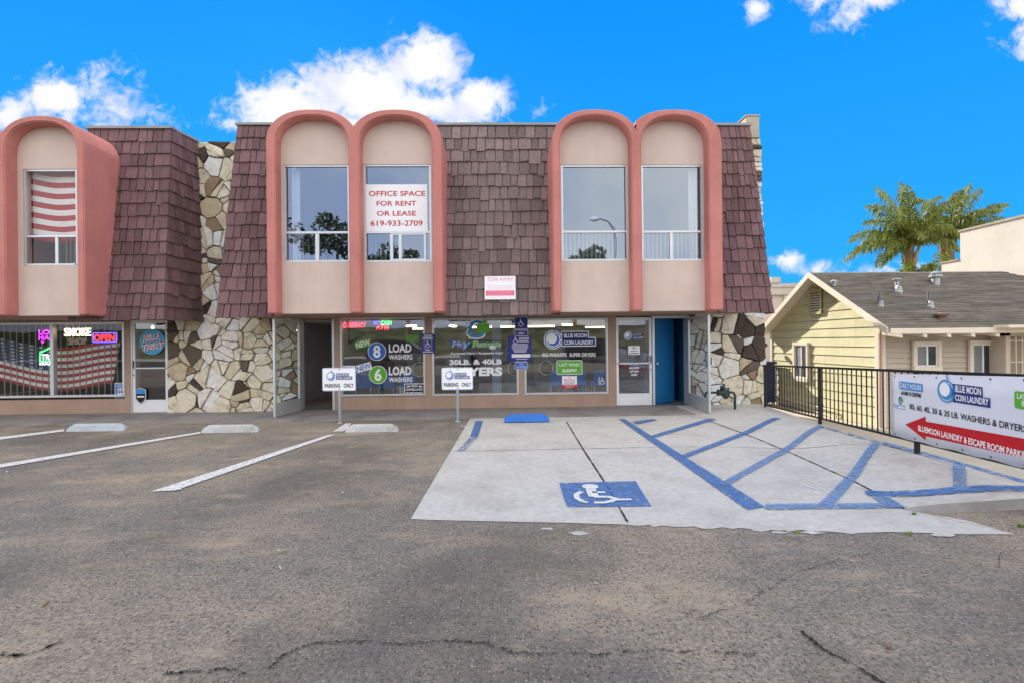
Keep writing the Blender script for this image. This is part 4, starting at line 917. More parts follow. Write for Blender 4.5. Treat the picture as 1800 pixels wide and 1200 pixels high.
def signs():
    # --- parking signs on posts
    def parking_sign(px, base, label):
        b = onZ(base[0], base[1], .0 if base[1] > 740 else .03); pl = FY(b.y - .02)
        a = pl.uv(px[0], px[3]); c = pl.uv(px[2], px[1]); xm = (a.x + c.x)/2
        T = thing('parking_sign', b, label, 'parking sign', 'laundry parking signs along the shopfront')
        q = MB(); q.lathe((xm, b.y + .012, b.z - .02), (0,0,1), [(.030,0),(.030,c.y-b.z-.03)], 14); build(q, 'post', M['steel'], T, smooth=False)
        q = MB(); q.lathe((xm, b.y + .012, b.z), (0,0,1), [(.055,0),(.05,.012),(.034,.02)], 12); build(q, 'post_collar', M['steel'], T)
        q = MB(); q.prism([pl.pt(x, y, -.004) for x, y in rr(a.x, a.y, c.x, c.y, .03)], pl.n*.008); bd = build(q, 'board', M['whitel'], T)
        q = MB(); w = c.x - a.x; h = c.y - a.y; k = .0052; f = lambda x, y: (a.x + w*x, a.y + h*y)
        q.stroke(pl, [f(.5+s_*.488, .5+t_*.482) for s_, t_ in ((-1,-1),(1,-1),(1,1),(-1,1))], .006, k, SB, closed=True)
        moon_logo(q, pl, f(.26,.635), h*.20, k)
        q.rect(pl, *f(.415,.635), *f(.80,.765), k, NV); q.rect(pl, *f(.415,.485), *f(.90,.625), k, NV)
        q.text(pl, 'BLUE MOON', *f(.435,.655), *f(.785,.745), k+.001, W_, bold=.02); q.text(pl, 'COIN LAUNDRY', *f(.435,.51), *f(.885,.60), k+.001, W_, bold=.02)
        q.text(pl, 'PARKING', *f(.07,.14), *f(.53,.32), k, BK, bold=.03); q.text(pl, 'ONLY', *f(.64,.14), *f(.94,.32), k, BK, bold=.03)
        build(q, 'lettering', INKM, bd, fix=False)
        q = MB()
        for y in (.93,.07): q.lathe(pl.pt(*f(.51,y), .004), pl.n, [(.012,0),(.012,.005),(.006,.0065)], 8)
        build(q, 'bolts', M['aludark'], bd)
    parking_sign((567,645.5,625,686.5), (595.5,743), 'white laundry parking sign on a grey post beside the open glass door')
    parking_sign((776.5,645,831,684.5), (803,740.5), 'white laundry parking sign on a grey post in front of the dryers window')
    # --- small sign glimpsed behind the left one
    pD = FY(D); pk = FY(D + .043)
    T, q, k = slab_sign('notice', pk, (602,642,624,650), 'thin white notice taped low on the glass behind the left parking sign', 'notice', th=.003); q.ptext(pk, 'PARKING', 605,644,621,647, k, NV); ink(q, T)
    # --- accessible signs
    T, q, k = slab_sign('accessible_sign', pD, (741,586.5,763.5,621), 'dark blue wheelchair notice on the pier between the first two shop windows', 'sign', M['signblue'], .015, .008, .02)
    a = pD.uv(752.5,605.5); q.stroke(pD, [(a.x-.085,a.y-.10),(a.x+.085,a.y-.10),(a.x+.085,a.y+.09),(a.x-.085,a.y+.09)], .006, k, W_, True); wheelchair(q, pD, a.x, a.y, .15, k, W_)
    for i in range(4): q.prect(pD, 745.5-i, 588.8+i*2.1, 759.5+i*.6, 589.9+i*2.1, k, W_)
    q.prect(pD, 748,614.5,756,615.7,k,W_); q.prect(pD, 743.5,617.3,761.5,618.6,k,W_); ink(q, T)
    def bordered(px): return None
    T, q, k = slab_sign('accessible_sign', pD, (893.5,590,933.5,634.5), 'broad violet blue disabled parking warning sign, middle of its column', 'sign', M['signblue'], .015, .006, .01)
    a = pD.uv(906.5,598); wheelchair(q, pD, a.x, a.y, .15, k, W_); q.ptext(pD,'DISABLED',912,592.5,930,596.5,k,W_,bold=.02); q.ptext(pD,'PARKING',912,597.5,929,601.5,k,W_,bold=.02)
    for i in range(8): w = 15 - abs(i-2)*.9; q.prect(pD, 914-w, 604+i*1.95, 914+w, 605.1+i*1.95, k, PP if i > 90 else W_)
    q.prect(pD, 899.5,621.5,932,628,k,W_); q.prect(pD, 907,630.2,927,631.3,k,W_); ink(q, T)
    T, q, k = slab_sign('accessible_sign', pD, (904.5,557,928,591), 'navy wheelchair parking only sign with white border, topmost on its pier', 'sign', M['signblue'], .024, .006, .02)
    a = pD.uv(904.5,591); b = pD.uv(928,557); q.stroke(pD, rr(a.x+.008,a.y+.008,b.x-.008,b.y-.008,.02), .008, k, W_, True); c = pD.uv(916,568); wheelchair(q, pD, c.x, c.y, .16, k, W_)
    q.ptext(pD,'PARKING',906.5,577.5,926,581.5,k,W_,bold=.01); q.ptext(pD,'ONLY',910.5,584,922,588,k,W_,bold=.01); ink(q, T)
    T, q, k = slab_sign('accessible_sign', pD, (904.5,635.5,928,648), 'small bright blue van accessible plate below the disabled parking warning', 'sign', M['royal'], .015, .006, .02)
    a = pD.uv(904.5,648); b = pD.uv(928,635.5); q.stroke(pD, rr(a.x+.006,a.y+.006,b.x-.006,b.y-.006,.016), .007, k, W_, True); q.ptext(pD,'VAN',913,638,920,640.6,k,W_); q.ptext(pD,'ACCESSIBLE',907,642.2,926,645,k,W_); ink(q, T)
    # --- tow away sign on the shakes
    p = onY(879, 527, MY0 + (MY1-MY0)*.08); tilt = Vector((0, MY1-MY0, 3.95)); pt_ = Plane((p.x, p.y-.075, p.z), (1,0,0), tilt)
    T, q, k = slab_sign('tow_away_sign', pt_, (852,485.5,906,527), 'white and red tow away sign nailed to the central shingles', 'sign', M['whitel'], 0, .008, .0)
    q.ptext(pt_, 'TOW AWAY', 856,487.5,902,495.5, k, PR, bold=-.005)
    for i in range(3): q.prect(pt_, 857+i*1.5,502.8+i*2.5,901-i*1.5,503.9+i*2.5,k,PP)
    q.prect(pt_, 854,511,904,520.5,k,PR)
    for i in range(3): q.prect(pt_, 857,512.3+i*2.7,901,513.2+i*2.7,k+.001,PP)
    q.prect(pt_, 856,522.5,902,523.6,k,PP); ink(q, T)
    # --- rent banner in the upper window
    pr = FY(YP + .036)
    T, q, k = slab_sign('rent_banner', pr, (643,324.5,751,408), 'white office space for rent or lease banner across an upper window', 'banner', M['whitel'], 0, .003)
    for s, x0, y0, x1, y1 in (('OFFICE SPACE',648.5,336,747.5,345.5),('FOR RENT',662,353.5,732,362.5),('OR LEASE',662.5,371,731.5,380),('619-933-2709',651.5,387.5,743,398)): q.ptext(pr, s, x0,y0,x1,y1, k, RD, bold=.02)
    ink(q, T)
    # --- stickers on the laundry glass
    T, q, k = slab_sign('hours_sticker', pk, (978.5,632.5,1023.5,658), 'large lime last wash sticker under the dryers lettering on the right window', 'sticker', M['whitel'], 0, .0015, .03)
    q.prect(pk, 979.5,633.5,1022.5,657,k,GR,r=.025); q.ptext(pk,'LAST WASH',983,637.5,1019,643.5,k+.001,W_,bold=.01); q.ptext(pk,'8:00PM',988.5,647.5,1013,654,k+.001,W_,bold=.02); ink(q, T)
    T, q, k = slab_sign('hours_sticker', pk, (713.5,588,736,601), 'small dull green last wash sticker high on the first laundry window', 'sticker', mat('dull_green_print',(.13,.27,.06),.6), 0, .0015, .01)
    q.ptext(pk,'LAST WASH',715,590,734.5,593.3,k,GR,bold=.01); q.ptext(pk,'8:00PM',718.5,595.5,731.5,599,k,GR,bold=.01); ink(q, T)
    T, q, k = slab_sign('no_smoking_sign', pk, (988,660,1014,681.5), 'small white and red no smoking notice below the lime sticker', 'sign', M['whitel'], 0, .0015)
    q.ptext(pk,'NO',998,661.5,1004,664.3,k,PR,bold=.02); q.ptext(pk,'SMOKING',991,665.5,1011,668.8,k,PR,bold=.02)
    for i in range(3): q.prect(pk, 991,670+i*1.7,1011,670.8+i*1.7,k,BK)
    q.prect(pk, 988,675,1014,681.5,k,RD); q.prect(pk,991,676.7,1011,677.5,k+.001,W_); q.prect(pk,994,678.8,1008,679.5,k+.001,W_); ink(q, T)
    T, q, k = slab_sign('video_sign', pk, (711,673,745.5,694.5), 'black and white video surveillance sign in the corner of the first laundry window', 'sign', M['whitel'], 0, .0015)
    q.prect(pk, 712.2,674.2,744.8,694.3,k,BK); q.ptext(pk,'VIDEO',722,675.8,734.5,679.5,k+.001,W_,bold=.02); q.ptext(pk,'SURVEILLANCE',714,681.5,743,685.8,k+.001,W_,bold=.02); q.ptext(pk,'IN PROGRESS',714,688,743,692,k+.001,W_,bold=.02)
    for x, s in ((717.5,1),(739.5,-1)): a = pk.uv(x,678); q.rect(pk,a.x-.03,a.y-.02,a.x+.03,a.y+.012,k+.001,W_); q.disc(pk,(a.x+.035*s,a.y-.004),.014,k+.001,W_,10)
    ink(q, T)
    fd = FY(D - .012)
    T, q, k = slab_sign('door_notice', fd, (1104.5,607.5,1124.5,623), 'white no pets notice on the closed white framed glass door', 'notice', M['whitel'], 0, .002)
    q.ptext(fd,'NO',1111,609,1118,613.5,k,BK); q.prect(fd,1108,616,1121,617,k,BK); q.prect(fd,1106.5,619.5,1122.5,621,k,BK); ink(q, T)
    # --- neon signs
    def neon(name, col, e=4): return mat(name, col, emit=e, var=.02)
    rn, gn, bn = neon('red_neon',(1,.02,.03),3), neon('green_neon',(.05,1,.12),3), neon('blue_neon',(.12,.08,1),2)
    pn = FY(D + .14)
    def neon_text(name, items, label, mats, back=None, frame=None):
        xs = [b for it in items for b in (it[1], it[3])]; ys = [b for it in items for b in (it[2], it[4])]; c = pn.uv((min(xs)+max(xs))/2, max(ys))
        T = thing(name, pn.pt(c.x, c.y, 0), label, 'neon sign')
        if back: a = pn.uv(back[0],back[3]); b = pn.uv(back[2],back[1]); q = MB(); q.prism([pn.pt(x,y,-.03) for x, y in rr(a.x,a.y,b.x,b.y,.01)], pn.n*.02); build(q, 'backing_board', M['black'], T)
        q = MB()
        for s, x0, y0, x1, y1, i in items: q.ptext(pn, s, x0,y0,x1,y1, .0, i, bold=.01)
        build(q, 'lit_letters', mats, T, fix=False)
        if frame:
            for fr_, m_ in frame: a = pn.uv(fr_[0],fr_[3]); b = pn.uv(fr_[2],fr_[1]); q = MB(); q.tube([pn.pt(x,y,.004) for x, y in rr(a.x,a.y,b.x,b.y,.02)], .009, 6, closed=True); build(q, 'lit_border', m_, T)
        q = MB(); a = pn.uv(min(xs)+3,min(ys)); q.tube([pn.pt(a.x,a.y,-.01), pn.pt(a.x,a.y+.12,-.01)], .003, 4); build(q, 'hanging_wire', M['aludark'], T)
    neon_text('neon_sign', [('CURRENCY',603,567.5,643,576,0)], 'red neon lettering at the top left of the first laundry window', [rn])
    neon_text('neon_sign', [('BIT',657,565,668,570.5,1),('CASH',669.5,564.5,688,571,2),('ATM',661,571.5,683,579.5,0)], 'red and green cash machine neon between the left neon and the green sticker', [rn, bn, gn])
    neon_text('open_sign', [('OPEN',165.5,587.5,201.5,599.5,0)], 'red open sign with blue border in the smoke shop window', [rn], (163,584.5,206,602), [((164,585,205,601.5), bn)])
    mg = neon('magenta_neon',(.75,.02,1),3)
    neon_text('neon_sign', [('LO',68,580,87,588,0),('HA',68,590,87,597,0),('V',72,600,78,603.5,0)], 'magenta neon lettering behind the smoke shop window mullion', [mg])
    wn = neon('white_neon',(.85,.95,1),2)
    neon_text('neon_sign', [('TR',73,622.5,87.5,632,1),('HOU',70,636,87.5,641,1)], 'white neon lettering inside a green roof outline left of the mullion', [gn, wn])
    T = C.collection.objects[-1]; root = [o for o in C.objects if o.get('label','') == 'white neon lettering inside a green roof outline left of the mullion'][0]
    q = MB(); q.tube([pn.pt(*pn.uv(*p_), .004) for p_ in ((88,634.5),(70.5,634),(70.5,620),(88,611))], .010, 6); build(q, 'house_outline', gn, root)
    T = thing('smoke_shop_sign', onY(137,606,D+.13), 'cream channel letters smoke shop hanging in the left window', 'sign')
    for s, bx, m_ in (('SMOKE',(114.5,576.5,160,591),neon('cream_lit_letter',(1,.90,.58),1.0)),('SHOP',(121.5,593.5,153,606),mat('grey_letter',(.55,.48,.40),.6))):
        q = MB(); a = pn.uv(bx[0],bx[3]); b = pn.uv(bx[2],bx[1]); q.text(pn, s, a.x,a.y,b.x,b.y, .03, 0, bold=.02)
        n0 = len(q.v); q.add([v - pn.n*.03 for v in q.v], [f[::-1] for f in q.f]); build(q, 'letters', m_, T, fix=False)
    ps = FY(D + .043)
    T, q, k = slab_sign('restroom_sign', ps, (202,672,217,699), 'blue and white restroom notice in the corner of the smoke shop window', 'sign', M['whitel'], 0, .0015)
    q.prect(ps,203,673,217,698.5,k,RY); q.prect(ps,207,681.5,216.5,693,k+.0008,W_); q.prect(ps,205,675,214,676,k+.0008,W_); q.prect(ps,205,678,215,679,k+.0008,W_); q.prect(ps,207,695,214,696.5,k+.0008,W_)
    for x in (209.7,213.8): a = ps.uv(x,684); q.disc(ps,a,.018,k+.0016,NV,10); b = ps.uv(x,690.5); q.fill(ps,[(a.x-.025,a.y-.03),(a.x+.025,a.y-.03),(b.x+.012,b.y),(b.x-.012,b.y)],k+.0016,NV)
    ink(q, T)
    # --- stickers on the smoke shop door
    pdr = FY(D - .0);
    c = pdr.uv(268.5,600.5); T = thing('round_sticker', pdr.pt(c.x, c.y-.28, .018), 'round light blue sticker with slanted red lettering on the smoke shop door', 'sticker')
    q = MB(); q.prism([pdr.pt(c.x+.285*math.cos(2*pi*i/40), c.y+.285*math.sin(2*pi*i/40), .018) for i in range(40)], pdr.n*.002); build(q, 'board', mat('sticker_blue',(.06,.36,.62),.5), T)
    q = MB()
    for s, bx in (('HELLA',(252,586.5,284,600)),('TIGHT',(250,602,289,615.5))):
        for ci, bo, kk in ((W_,.06,.0212),(RD,.0,.0222)): q.ptext(pdr, s, *bx, kk, ci, bold=bo, slant=.28, rot=.12)
    ink(q, T)
    a = pdr.uv(248.5,695); T = thing('shield_sticker', pdr.pt(a.x,a.y-.1,.018), 'black and blue alarm shield sticker low on the smoke shop door', 'sticker')
    q = MB(); sh = [(-.12,.15),(0,.19),(.12,.15),(.12,-.05),(.07,-.13),(0,-.18),(-.07,-.13),(-.12,-.05)]
    q.prism([pdr.pt(a.x+x,a.y+y,.018) for x, y in sh], pdr.n*.002); build(q, 'board', M['black'], T)
    q = MB(); q.stroke(pdr,[(a.x+x*.93,a.y+y*.93) for x, y in sh],.012,.0212,W_,True); q.fill(pdr,[(a.x+x,a.y+y) for x, y in ((-.10,.05),(.10,.05),(.10,.13),(0,.165),(-.10,.13))],.0216,SB); q.rect(pdr,a.x-.08,a.y-.03,a.x+.08,a.y+.0,.0216,W_); ink(q, T)

def flag_mat():
    m = bpy.data.materials.new('flag_cloth'); m.use_nodes = True; nt = m.node_tree; N = nt.nodes; L = nt.links; p = N['Principled BSDF']; p.inputs['Roughness'].default_value = .8
    uv = N.new('ShaderNodeUVMap'); sx = N.new('ShaderNodeSeparateXYZ'); L.new(uv.outputs[0], sx.inputs[0])
    def mt(op, a, b):
        q = N.new('ShaderNodeMath'); q.operation = op
        for i, x in enumerate((a, b)):
            if isinstance(x, (int, float)): q.inputs[i].default_value = x
            elif x is not None: L.new(x, q.inputs[i])
        return q.outputs[0]
    def mix(f, a, b):
        q = N.new('ShaderNodeMix'); q.data_type = 'RGBA'; L.new(f, q.inputs[0])
        for i, x in ((6, a), (7, b)):
            if isinstance(x, tuple): q.inputs[i].default_value = (*x, 1)
            else: L.new(x, q.inputs[i])
        return q.outputs[2]
    u, v = sx.outputs[0], sx.outputs[1]
    st = mt('MODULO', mt('FLOOR', mt('MULTIPLY', v, 13), 0), 2)
    base = mix(mt('LESS_THAN', st, .5), (.80,.78,.74), (.42,.02,.03))
    can = mt('MULTIPLY', mt('LESS_THAN', u, .63), mt('GREATER_THAN', v, 6/13))
    fu = mt('SUBTRACT', mt('FRACT', mt('MULTIPLY', u, 20), 0), .5); fv = mt('SUBTRACT', mt('FRACT', mt('MULTIPLY', v, 13), 0), .5)
    star = mt('LESS_THAN', mt('ADD', mt('MULTIPLY', fu, fu), mt('MULTIPLY', fv, fv)), .05)
    L.new(mix(can, base, mix(star, (.03,.05,.14), (.7,.7,.72))), p.inputs['Base Color'])
    L.new(mix(can, base, mix(star, (.03,.05,.14), (.7,.7,.72))), p.inputs['Emission Color']); p.inputs['Emission Strength'].default_value = 0.0
    return m
def flag(name, corners, wav, label, m, y, nu=40, nv=14):
    """hanging flag: corners tl, tr, br, bl as picture points on the plane y"""
    pl = FY(y); P = [pl.uv(*c) for c in corners]; me = bpy.data.meshes.new(name); vs = []; fs = []; uvs = []
    for i in range(nu+1):
        for j in range(nv+1):
            u, v = i/nu, j/nv; a = P[3].lerp(P[2], u); b = P[0].lerp(P[1], u); p = a.lerp(b, v); w = wav(u)
            vs.append(pl.pt(p.x, p.y + w, .02*math.sin(u*14+v*2)*1.2)); uvs.append((u, v))
    for i in range(nu):
        for j in range(nv): k = i*(nv+1)+j; fs.append((k, k+nv+1, k+nv+2, k+1))
    base = Vector((sum(v.x for v in vs)/len(vs), y, min(v.z for v in vs))); me.from_pydata([v-base for v in vs], [], fs); me.materials.append(m)
    l = me.uv_layers.new(name='UVMap')
    for po in me.polygons:
        for li in po.loop_indices: l.data[li].uv = uvs[me.loops[li].vertex_index]
    me.polygons.foreach_set('use_smooth', [True]*len(fs)); o = bpy.data.objects.new(name, me); C.collection.objects.link(o); o.location = base
    meta(o, label, 'flag'); s = o.modifiers.new('thickness', 'SOLIDIFY'); s.thickness = .004
    return o

def things_on_lot():
    # wheel stops
    def stop_mesh(q, px0, px1, pytop, pybot, z=.0, d=.18):
        a = onZ(px0, pybot, z); b = onZ(px1, pybot, z); L_ = b.x - a.x; h = .135; e = .12
        prof = [(0,0),(.035,h*.75),(.065,h),(d-.065,h),(d-.035,h*.75),(d,0)]
        rows = []
        for x, s in ((0,.0),(.02,.45),(e,1.0),(L_-e,1.0),(L_-.02,.45),(L_,.0)):
            ss = .25 + .75*s if s < 1 else 1
            rows.append([(a.x+x, a.y + (yy-d/2)*(.9+.1*ss) + d/2, z - .01 + zz*ss) for yy, zz in prof])
        vs = [v for r in rows for v in r]; n = len(prof); fs = [(i*n+j, (i+1)*n+j, (i+1)*n+j+1, i*n+j+1) for i in range(5) for j in range(n-1)] + [list(range(n)), [5*n+j for j in range(n)][::-1]]
        q.add(vs, fs)
    M['stopc'] = mat('worn_concrete', (.46,.46,.45), .9, var=.2, vs=7, bump=.4, bs=50, col2=(.33,.33,.32), c2=(.45,.7), c2s=4)
    M['stopb'] = mat('pale_blue_concrete', (.40,.445,.47), .9, var=.14, vs=7, bump=.3, bs=50)
    M['stopblue'] = mat('blue_stop_paint', (.02,.145,.52), .6, var=.1, vs=6, bump=.1)
    for px0, px1, py, m, lab in ((113.5,210,758,M['stopb'],'bluish concrete wheel stop in front of the smoke shop door'),(351,448,760.5,M['stopc'],'weathered grey wheel stop in front of the stone wall'),(605,697.5,759.5,M['stopc'],'rough pale wheel stop between the two white parking signs')):
        q = MB(); stop_mesh(q, px0, px1, 0, py); meta(build(q, 'wheel_stop', m, bevel=.008), lab, 'wheel stop', 'wheel stops along the sidewalk')
    q = MB(); stop_mesh(q, 886.5, 967, 0, 740.5, .032); meta(build(q, 'wheel_stop', M['stopblue'], bevel=.008), 'blue painted wheel stop at the head of the accessible bay', 'wheel stop', 'wheel stops along the sidewalk')
    # chairs inside the laundry
    ch = mat('blue_plastic', (.025,.19,.72), .4, var=.06); proto = None
    def chair(x, y, lab):
        T = thing('waiting_chair', (x, y, .03), lab, 'chair', 'blue chairs behind the laundry glass')
        vs = []; n = 10; q = MB()
        for j in range(7):
            t = j/6; z = .03 + .40 + t*.40; w = .215 - .035*t - (.02 if j == 6 else 0)
            for i in range(n+1): s = i/n*2-1; vs.append((x+w*s, y + .03 - .05*t + .07*s*s, z + (-.035*s*s if j == 6 else 0)))
        q.add(vs, [(j*(n+1)+i, j*(n+1)+i+1, (j+1)*(n+1)+i+1, (j+1)*(n+1)+i) for j in range(6) for i in range(n)]); o = build(q, 'backrest', ch, T, smooth=True)
        md = o.modifiers.new('thickness', 'SOLIDIFY'); md.thickness = .012
        q = MB(); q.prism([(x-.22,y+.05,.44),(x+.22,y+.05,.44),(x+.20,y+.50,.46),(x-.20,y+.50,.46)], (0,0,.03)); build(q, 'seat', ch, T, bevel=.01)
        for dx in (-.19,.19):
            for dy in (.06,.44): q = MB(); q.tube([(x+dx,y+dy,.03),(x+dx*.9,y+dy,.45)], .012, 6); build(q, 'leg', M['alu'], T)
        return T
    Y0 = D + .62; xs_ = [(FY(Y0).uv(px, 675).x, l) for px, l in ((637,'blue chair behind the white parking sign and the new washers lettering'),(677,'blue chair directly under the green washers circle'),(716,'blue chair behind the video surveillance sign'),(982,'blue chair left of the no smoking notice'),(1018,'blue chair right of the no smoking notice'),(1058,'blue chair behind the wheelchair decal'))]
    p = chair(xs_[0][0], Y0, xs_[0][1])
    for x, l in xs_[1:]:
        c_ = copy_tree(p); c_.location.x = x; c_['label'] = l
    # washers
    stl = mat('washer_steel', (.16,.165,.17), .35, metal=.6, var=.08); ring = mat('chrome_ring', (.92,.90,.80), .25, metal=.5); dk = mat('washer_glass', (.02,.022,.025), .08, spec=.7)
    def washer(x, y, z, lab):
        T = thing('washing_machine', (x, y+.35, .03), lab, 'washer', 'front loading washers inside the laundry')
        q = MB(); q.box(x-.33,y,.03,x+.33,y+.7,z+.42); build(q, 'body', stl, T, bevel=.012)
        q = MB(); q.tube([(x+.185*math.cos(2*pi*i/28), y-.02, z+.185*math.sin(2*pi*i/28)) for i in range(28)], .02, 8, closed=True); d_ = build(q, 'door_ring', ring, T, smooth=True)
        q = MB(); q.lathe((x,y-.004,z), (0,-1,0), [(.165,0),(.15,.03),(.07,.05)], 24); build(q, 'door_glass', dk, d_, smooth=True)
        q = MB(); q.box(x-.26,y-.012,z+.28,x+.26,y-.001,z+.38); build(q, 'control_panel', M['aludark'], T, bevel=.004)
        return T
    Yw = 13.1; p = None
    for px, l in ((737,'steel washer whose ring door shows beside the washers lettering'),(806,'steel washer behind the second white parking sign'),(905,'steel washer behind the pier with the blue signs'),(960,'steel washer whose ring door shows left of the lime sticker')):
        x = FY(Yw).uv(px, 648).x; z = H - 47/850*Yw
        if p is None: p = washer(x, Yw, z, l); px0_ = x
        else: c_ = copy_tree(p); c_.location.x = x; c_['label'] = l
    # dark vending cabinet inside the open door, and a poster and notice
    x = onY(543, 680, 13.6).x; T = thing('change_machine', (x, 13.9, .03), 'dark blue cabinet standing just inside the open laundry door', 'cabinet')
    q = MB(); q.box(x-.3,13.6,.03,x+.22,14.2,1.05); build(q, 'body', mat('cabinet_blue', (.05,.06,.14), .5), T, bevel=.01); q = MB(); q.box(x-.26,13.65,1.05,x+.18,14.1,1.55); build(q, 'display', M['aludark'], T, bevel=.01)
    pw = FY(12.6); T, q, k = slab_sign('poster', pw, (527,562,540,578), 'white wall poster seen through the open laundry door', 'poster', M['whitel'], 0, .01); q.prect(pw,528,571,539,577,k,PP); q.prect(pw,529,564,538,569,k,BK); ink(q, T)
    # pipe with backflow valve by the stone pier
    pm = mat('green_pipe_paint', (.03,.055,.048), .6, var=.35, vs=12, bump=.3); b = onZ(1292, 719.5, .03); a = onZ(1246, 713, .03)
    T = thing('backflow_valve', (b.x-.2, b.y, .03), 'green painted water pipe with backflow valve before the right stone wall', 'pipe')
    zt_ = .03 + .37; y = b.y; x0, x1 = onY(1243, 700, y).x, b.x
    q = MB(); q.tube([(x1,y,.0),(x1,y,zt_-.06),(x1-.02,y,zt_-.015),(x1-.06,y,zt_),(x0,y+.02,zt_),(x0-.03,y+.02,zt_-.03),(x0-.04,y+.02,.0)], .026, 10); build(q, 'pipe', pm, T, smooth=True)
    xc = onY(1270, 700, y).x
    q = MB(); q.lathe((xc-.11,y,zt_), (1,0,0), [(.035,0),(.07,.01),(.07,.03),(.05,.04),(.07,.09),(.10,.13),(.07,.17),(.05,.21),(.07,.22),(.07,.24),(.035,.25)], 12); vb = build(q, 'valve_body', pm, T, smooth=True)
    q = MB(); q.lathe((xc-.02,y,zt_), (.25,-.2,1), [(.05,0),(.05,.09),(.07,.10),(.07,.12),(.03,.14),(.02,.19)], 10); q.lathe((xc+.03,y,zt_+.01), (.3,-.3,-1), [(.06,0),(.07,.07),(.04,.15)], 10); build(q, 'valve_bonnet', pm, vb, smooth=True)
    for xx in (x0+.06, x1-.14): q = MB(); q.lathe((xx,y,zt_+.02), (0,0,1), [(.012,0),(.012,.06),(.045,.065),(.045,.075),(.01,.08)], 12); build(q, 'valve_wheel', pm, T)
    # dry leaves and scraps of litter
    rg = random.Random(17); lm = [mat('dry_leaf', (.22,.10,.04), .9), mat('paper_scrap', (.55,.52,.45), .9), mat('green_leaf', (.12,.20,.03), .8)]
    for px, py, s, i, lab in ((80,1063,.05,0,'curled brown leaf on the asphalt near the left edge'),(1560,1137,.05,0,'curled brown leaf on the asphalt at lower right'),(1048,1025,.03,1,'small pale paper scrap below the wheelchair marking'),(1047,1094,.03,0,'reddish leaf scrap midway down the right asphalt'),(1500,986,.03,1,'pale scrap on the asphalt under the broken slab edge'),(493,998,.05,1,'thin white scrap on the asphalt left of centre'),(1664,988,.03,0,'tiny brown leaf near the right crack'),(602,865,.03,1,'white scrap on the asphalt beyond the middle line'),(1407,951,.03,2,'green leaf scrap at the front edge of the slab'),(367,776,.025,1,'white scrap by the second wheel stop'),(12,829,.06,1,'flattened pale wrapper on the left asphalt'),(490,967,.025,1,'pale crumb of paper left of centre')):
        c_ = onZ(px, py, .006); a = rg.uniform(0, pi); u = Vector((math.cos(a), math.sin(a), 0)); v = Vector((-u.y, u.x, 0)); q = MB()
        pts = [(-1,0,.0),(-.4,.35,.25),(.5,.3,.3),(1,.05,.5),(.4,-.3,.1),(-.5,-.3,.05)]
        q.prism([c_ + u*(x*s*.55) + v*(y*s*.4) + Vector((0,0,z*s*.5)) for x, y, z in pts], (0,0,.0025)); meta(build(q, ('fallen_leaf','paper_scrap','fallen_leaf')[i], lm[i]), lab, 'leaf' if i != 1 else 'litter')
    # weeds in the joints
    gm = mat('weed_green', (.13,.22,.03), .8, island=.3)
    for px, py, n, s, lab in ((1596,939,12,.03,'small weed tuft at the front edge of the slab'),(1795,925,18,.045,'weed tuft at the far right of the asphalt'),(1400,936,8,.028,'tiny weed by the broken slab edge'),(1607,903,10,.026,'weed tuft where the raised slab meets the apron')):
        c_ = onZ(px, py, .006); q = MB()
        for _ in range(n):
            a = rg.uniform(0, 2*pi); d_ = Vector((math.cos(a), math.sin(a), 0)); o_ = c_ + d_*rg.uniform(0,s*.8); sd = Vector((-d_.y, d_.x, 0))*.006; h_ = rg.uniform(.4,1)*s
            q.add([o_-sd, o_+sd, o_+d_*h_*.5+Vector((0,0,h_*.8))+sd*.6, o_+d_*h_*.5+Vector((0,0,h_*.8))-sd*.6, o_+d_*h_+Vector((0,0,h_*.9))], [(0,1,2,3),(3,2,4)])
        meta(build(q, 'weed', gm, fix=False), lab, 'weed')

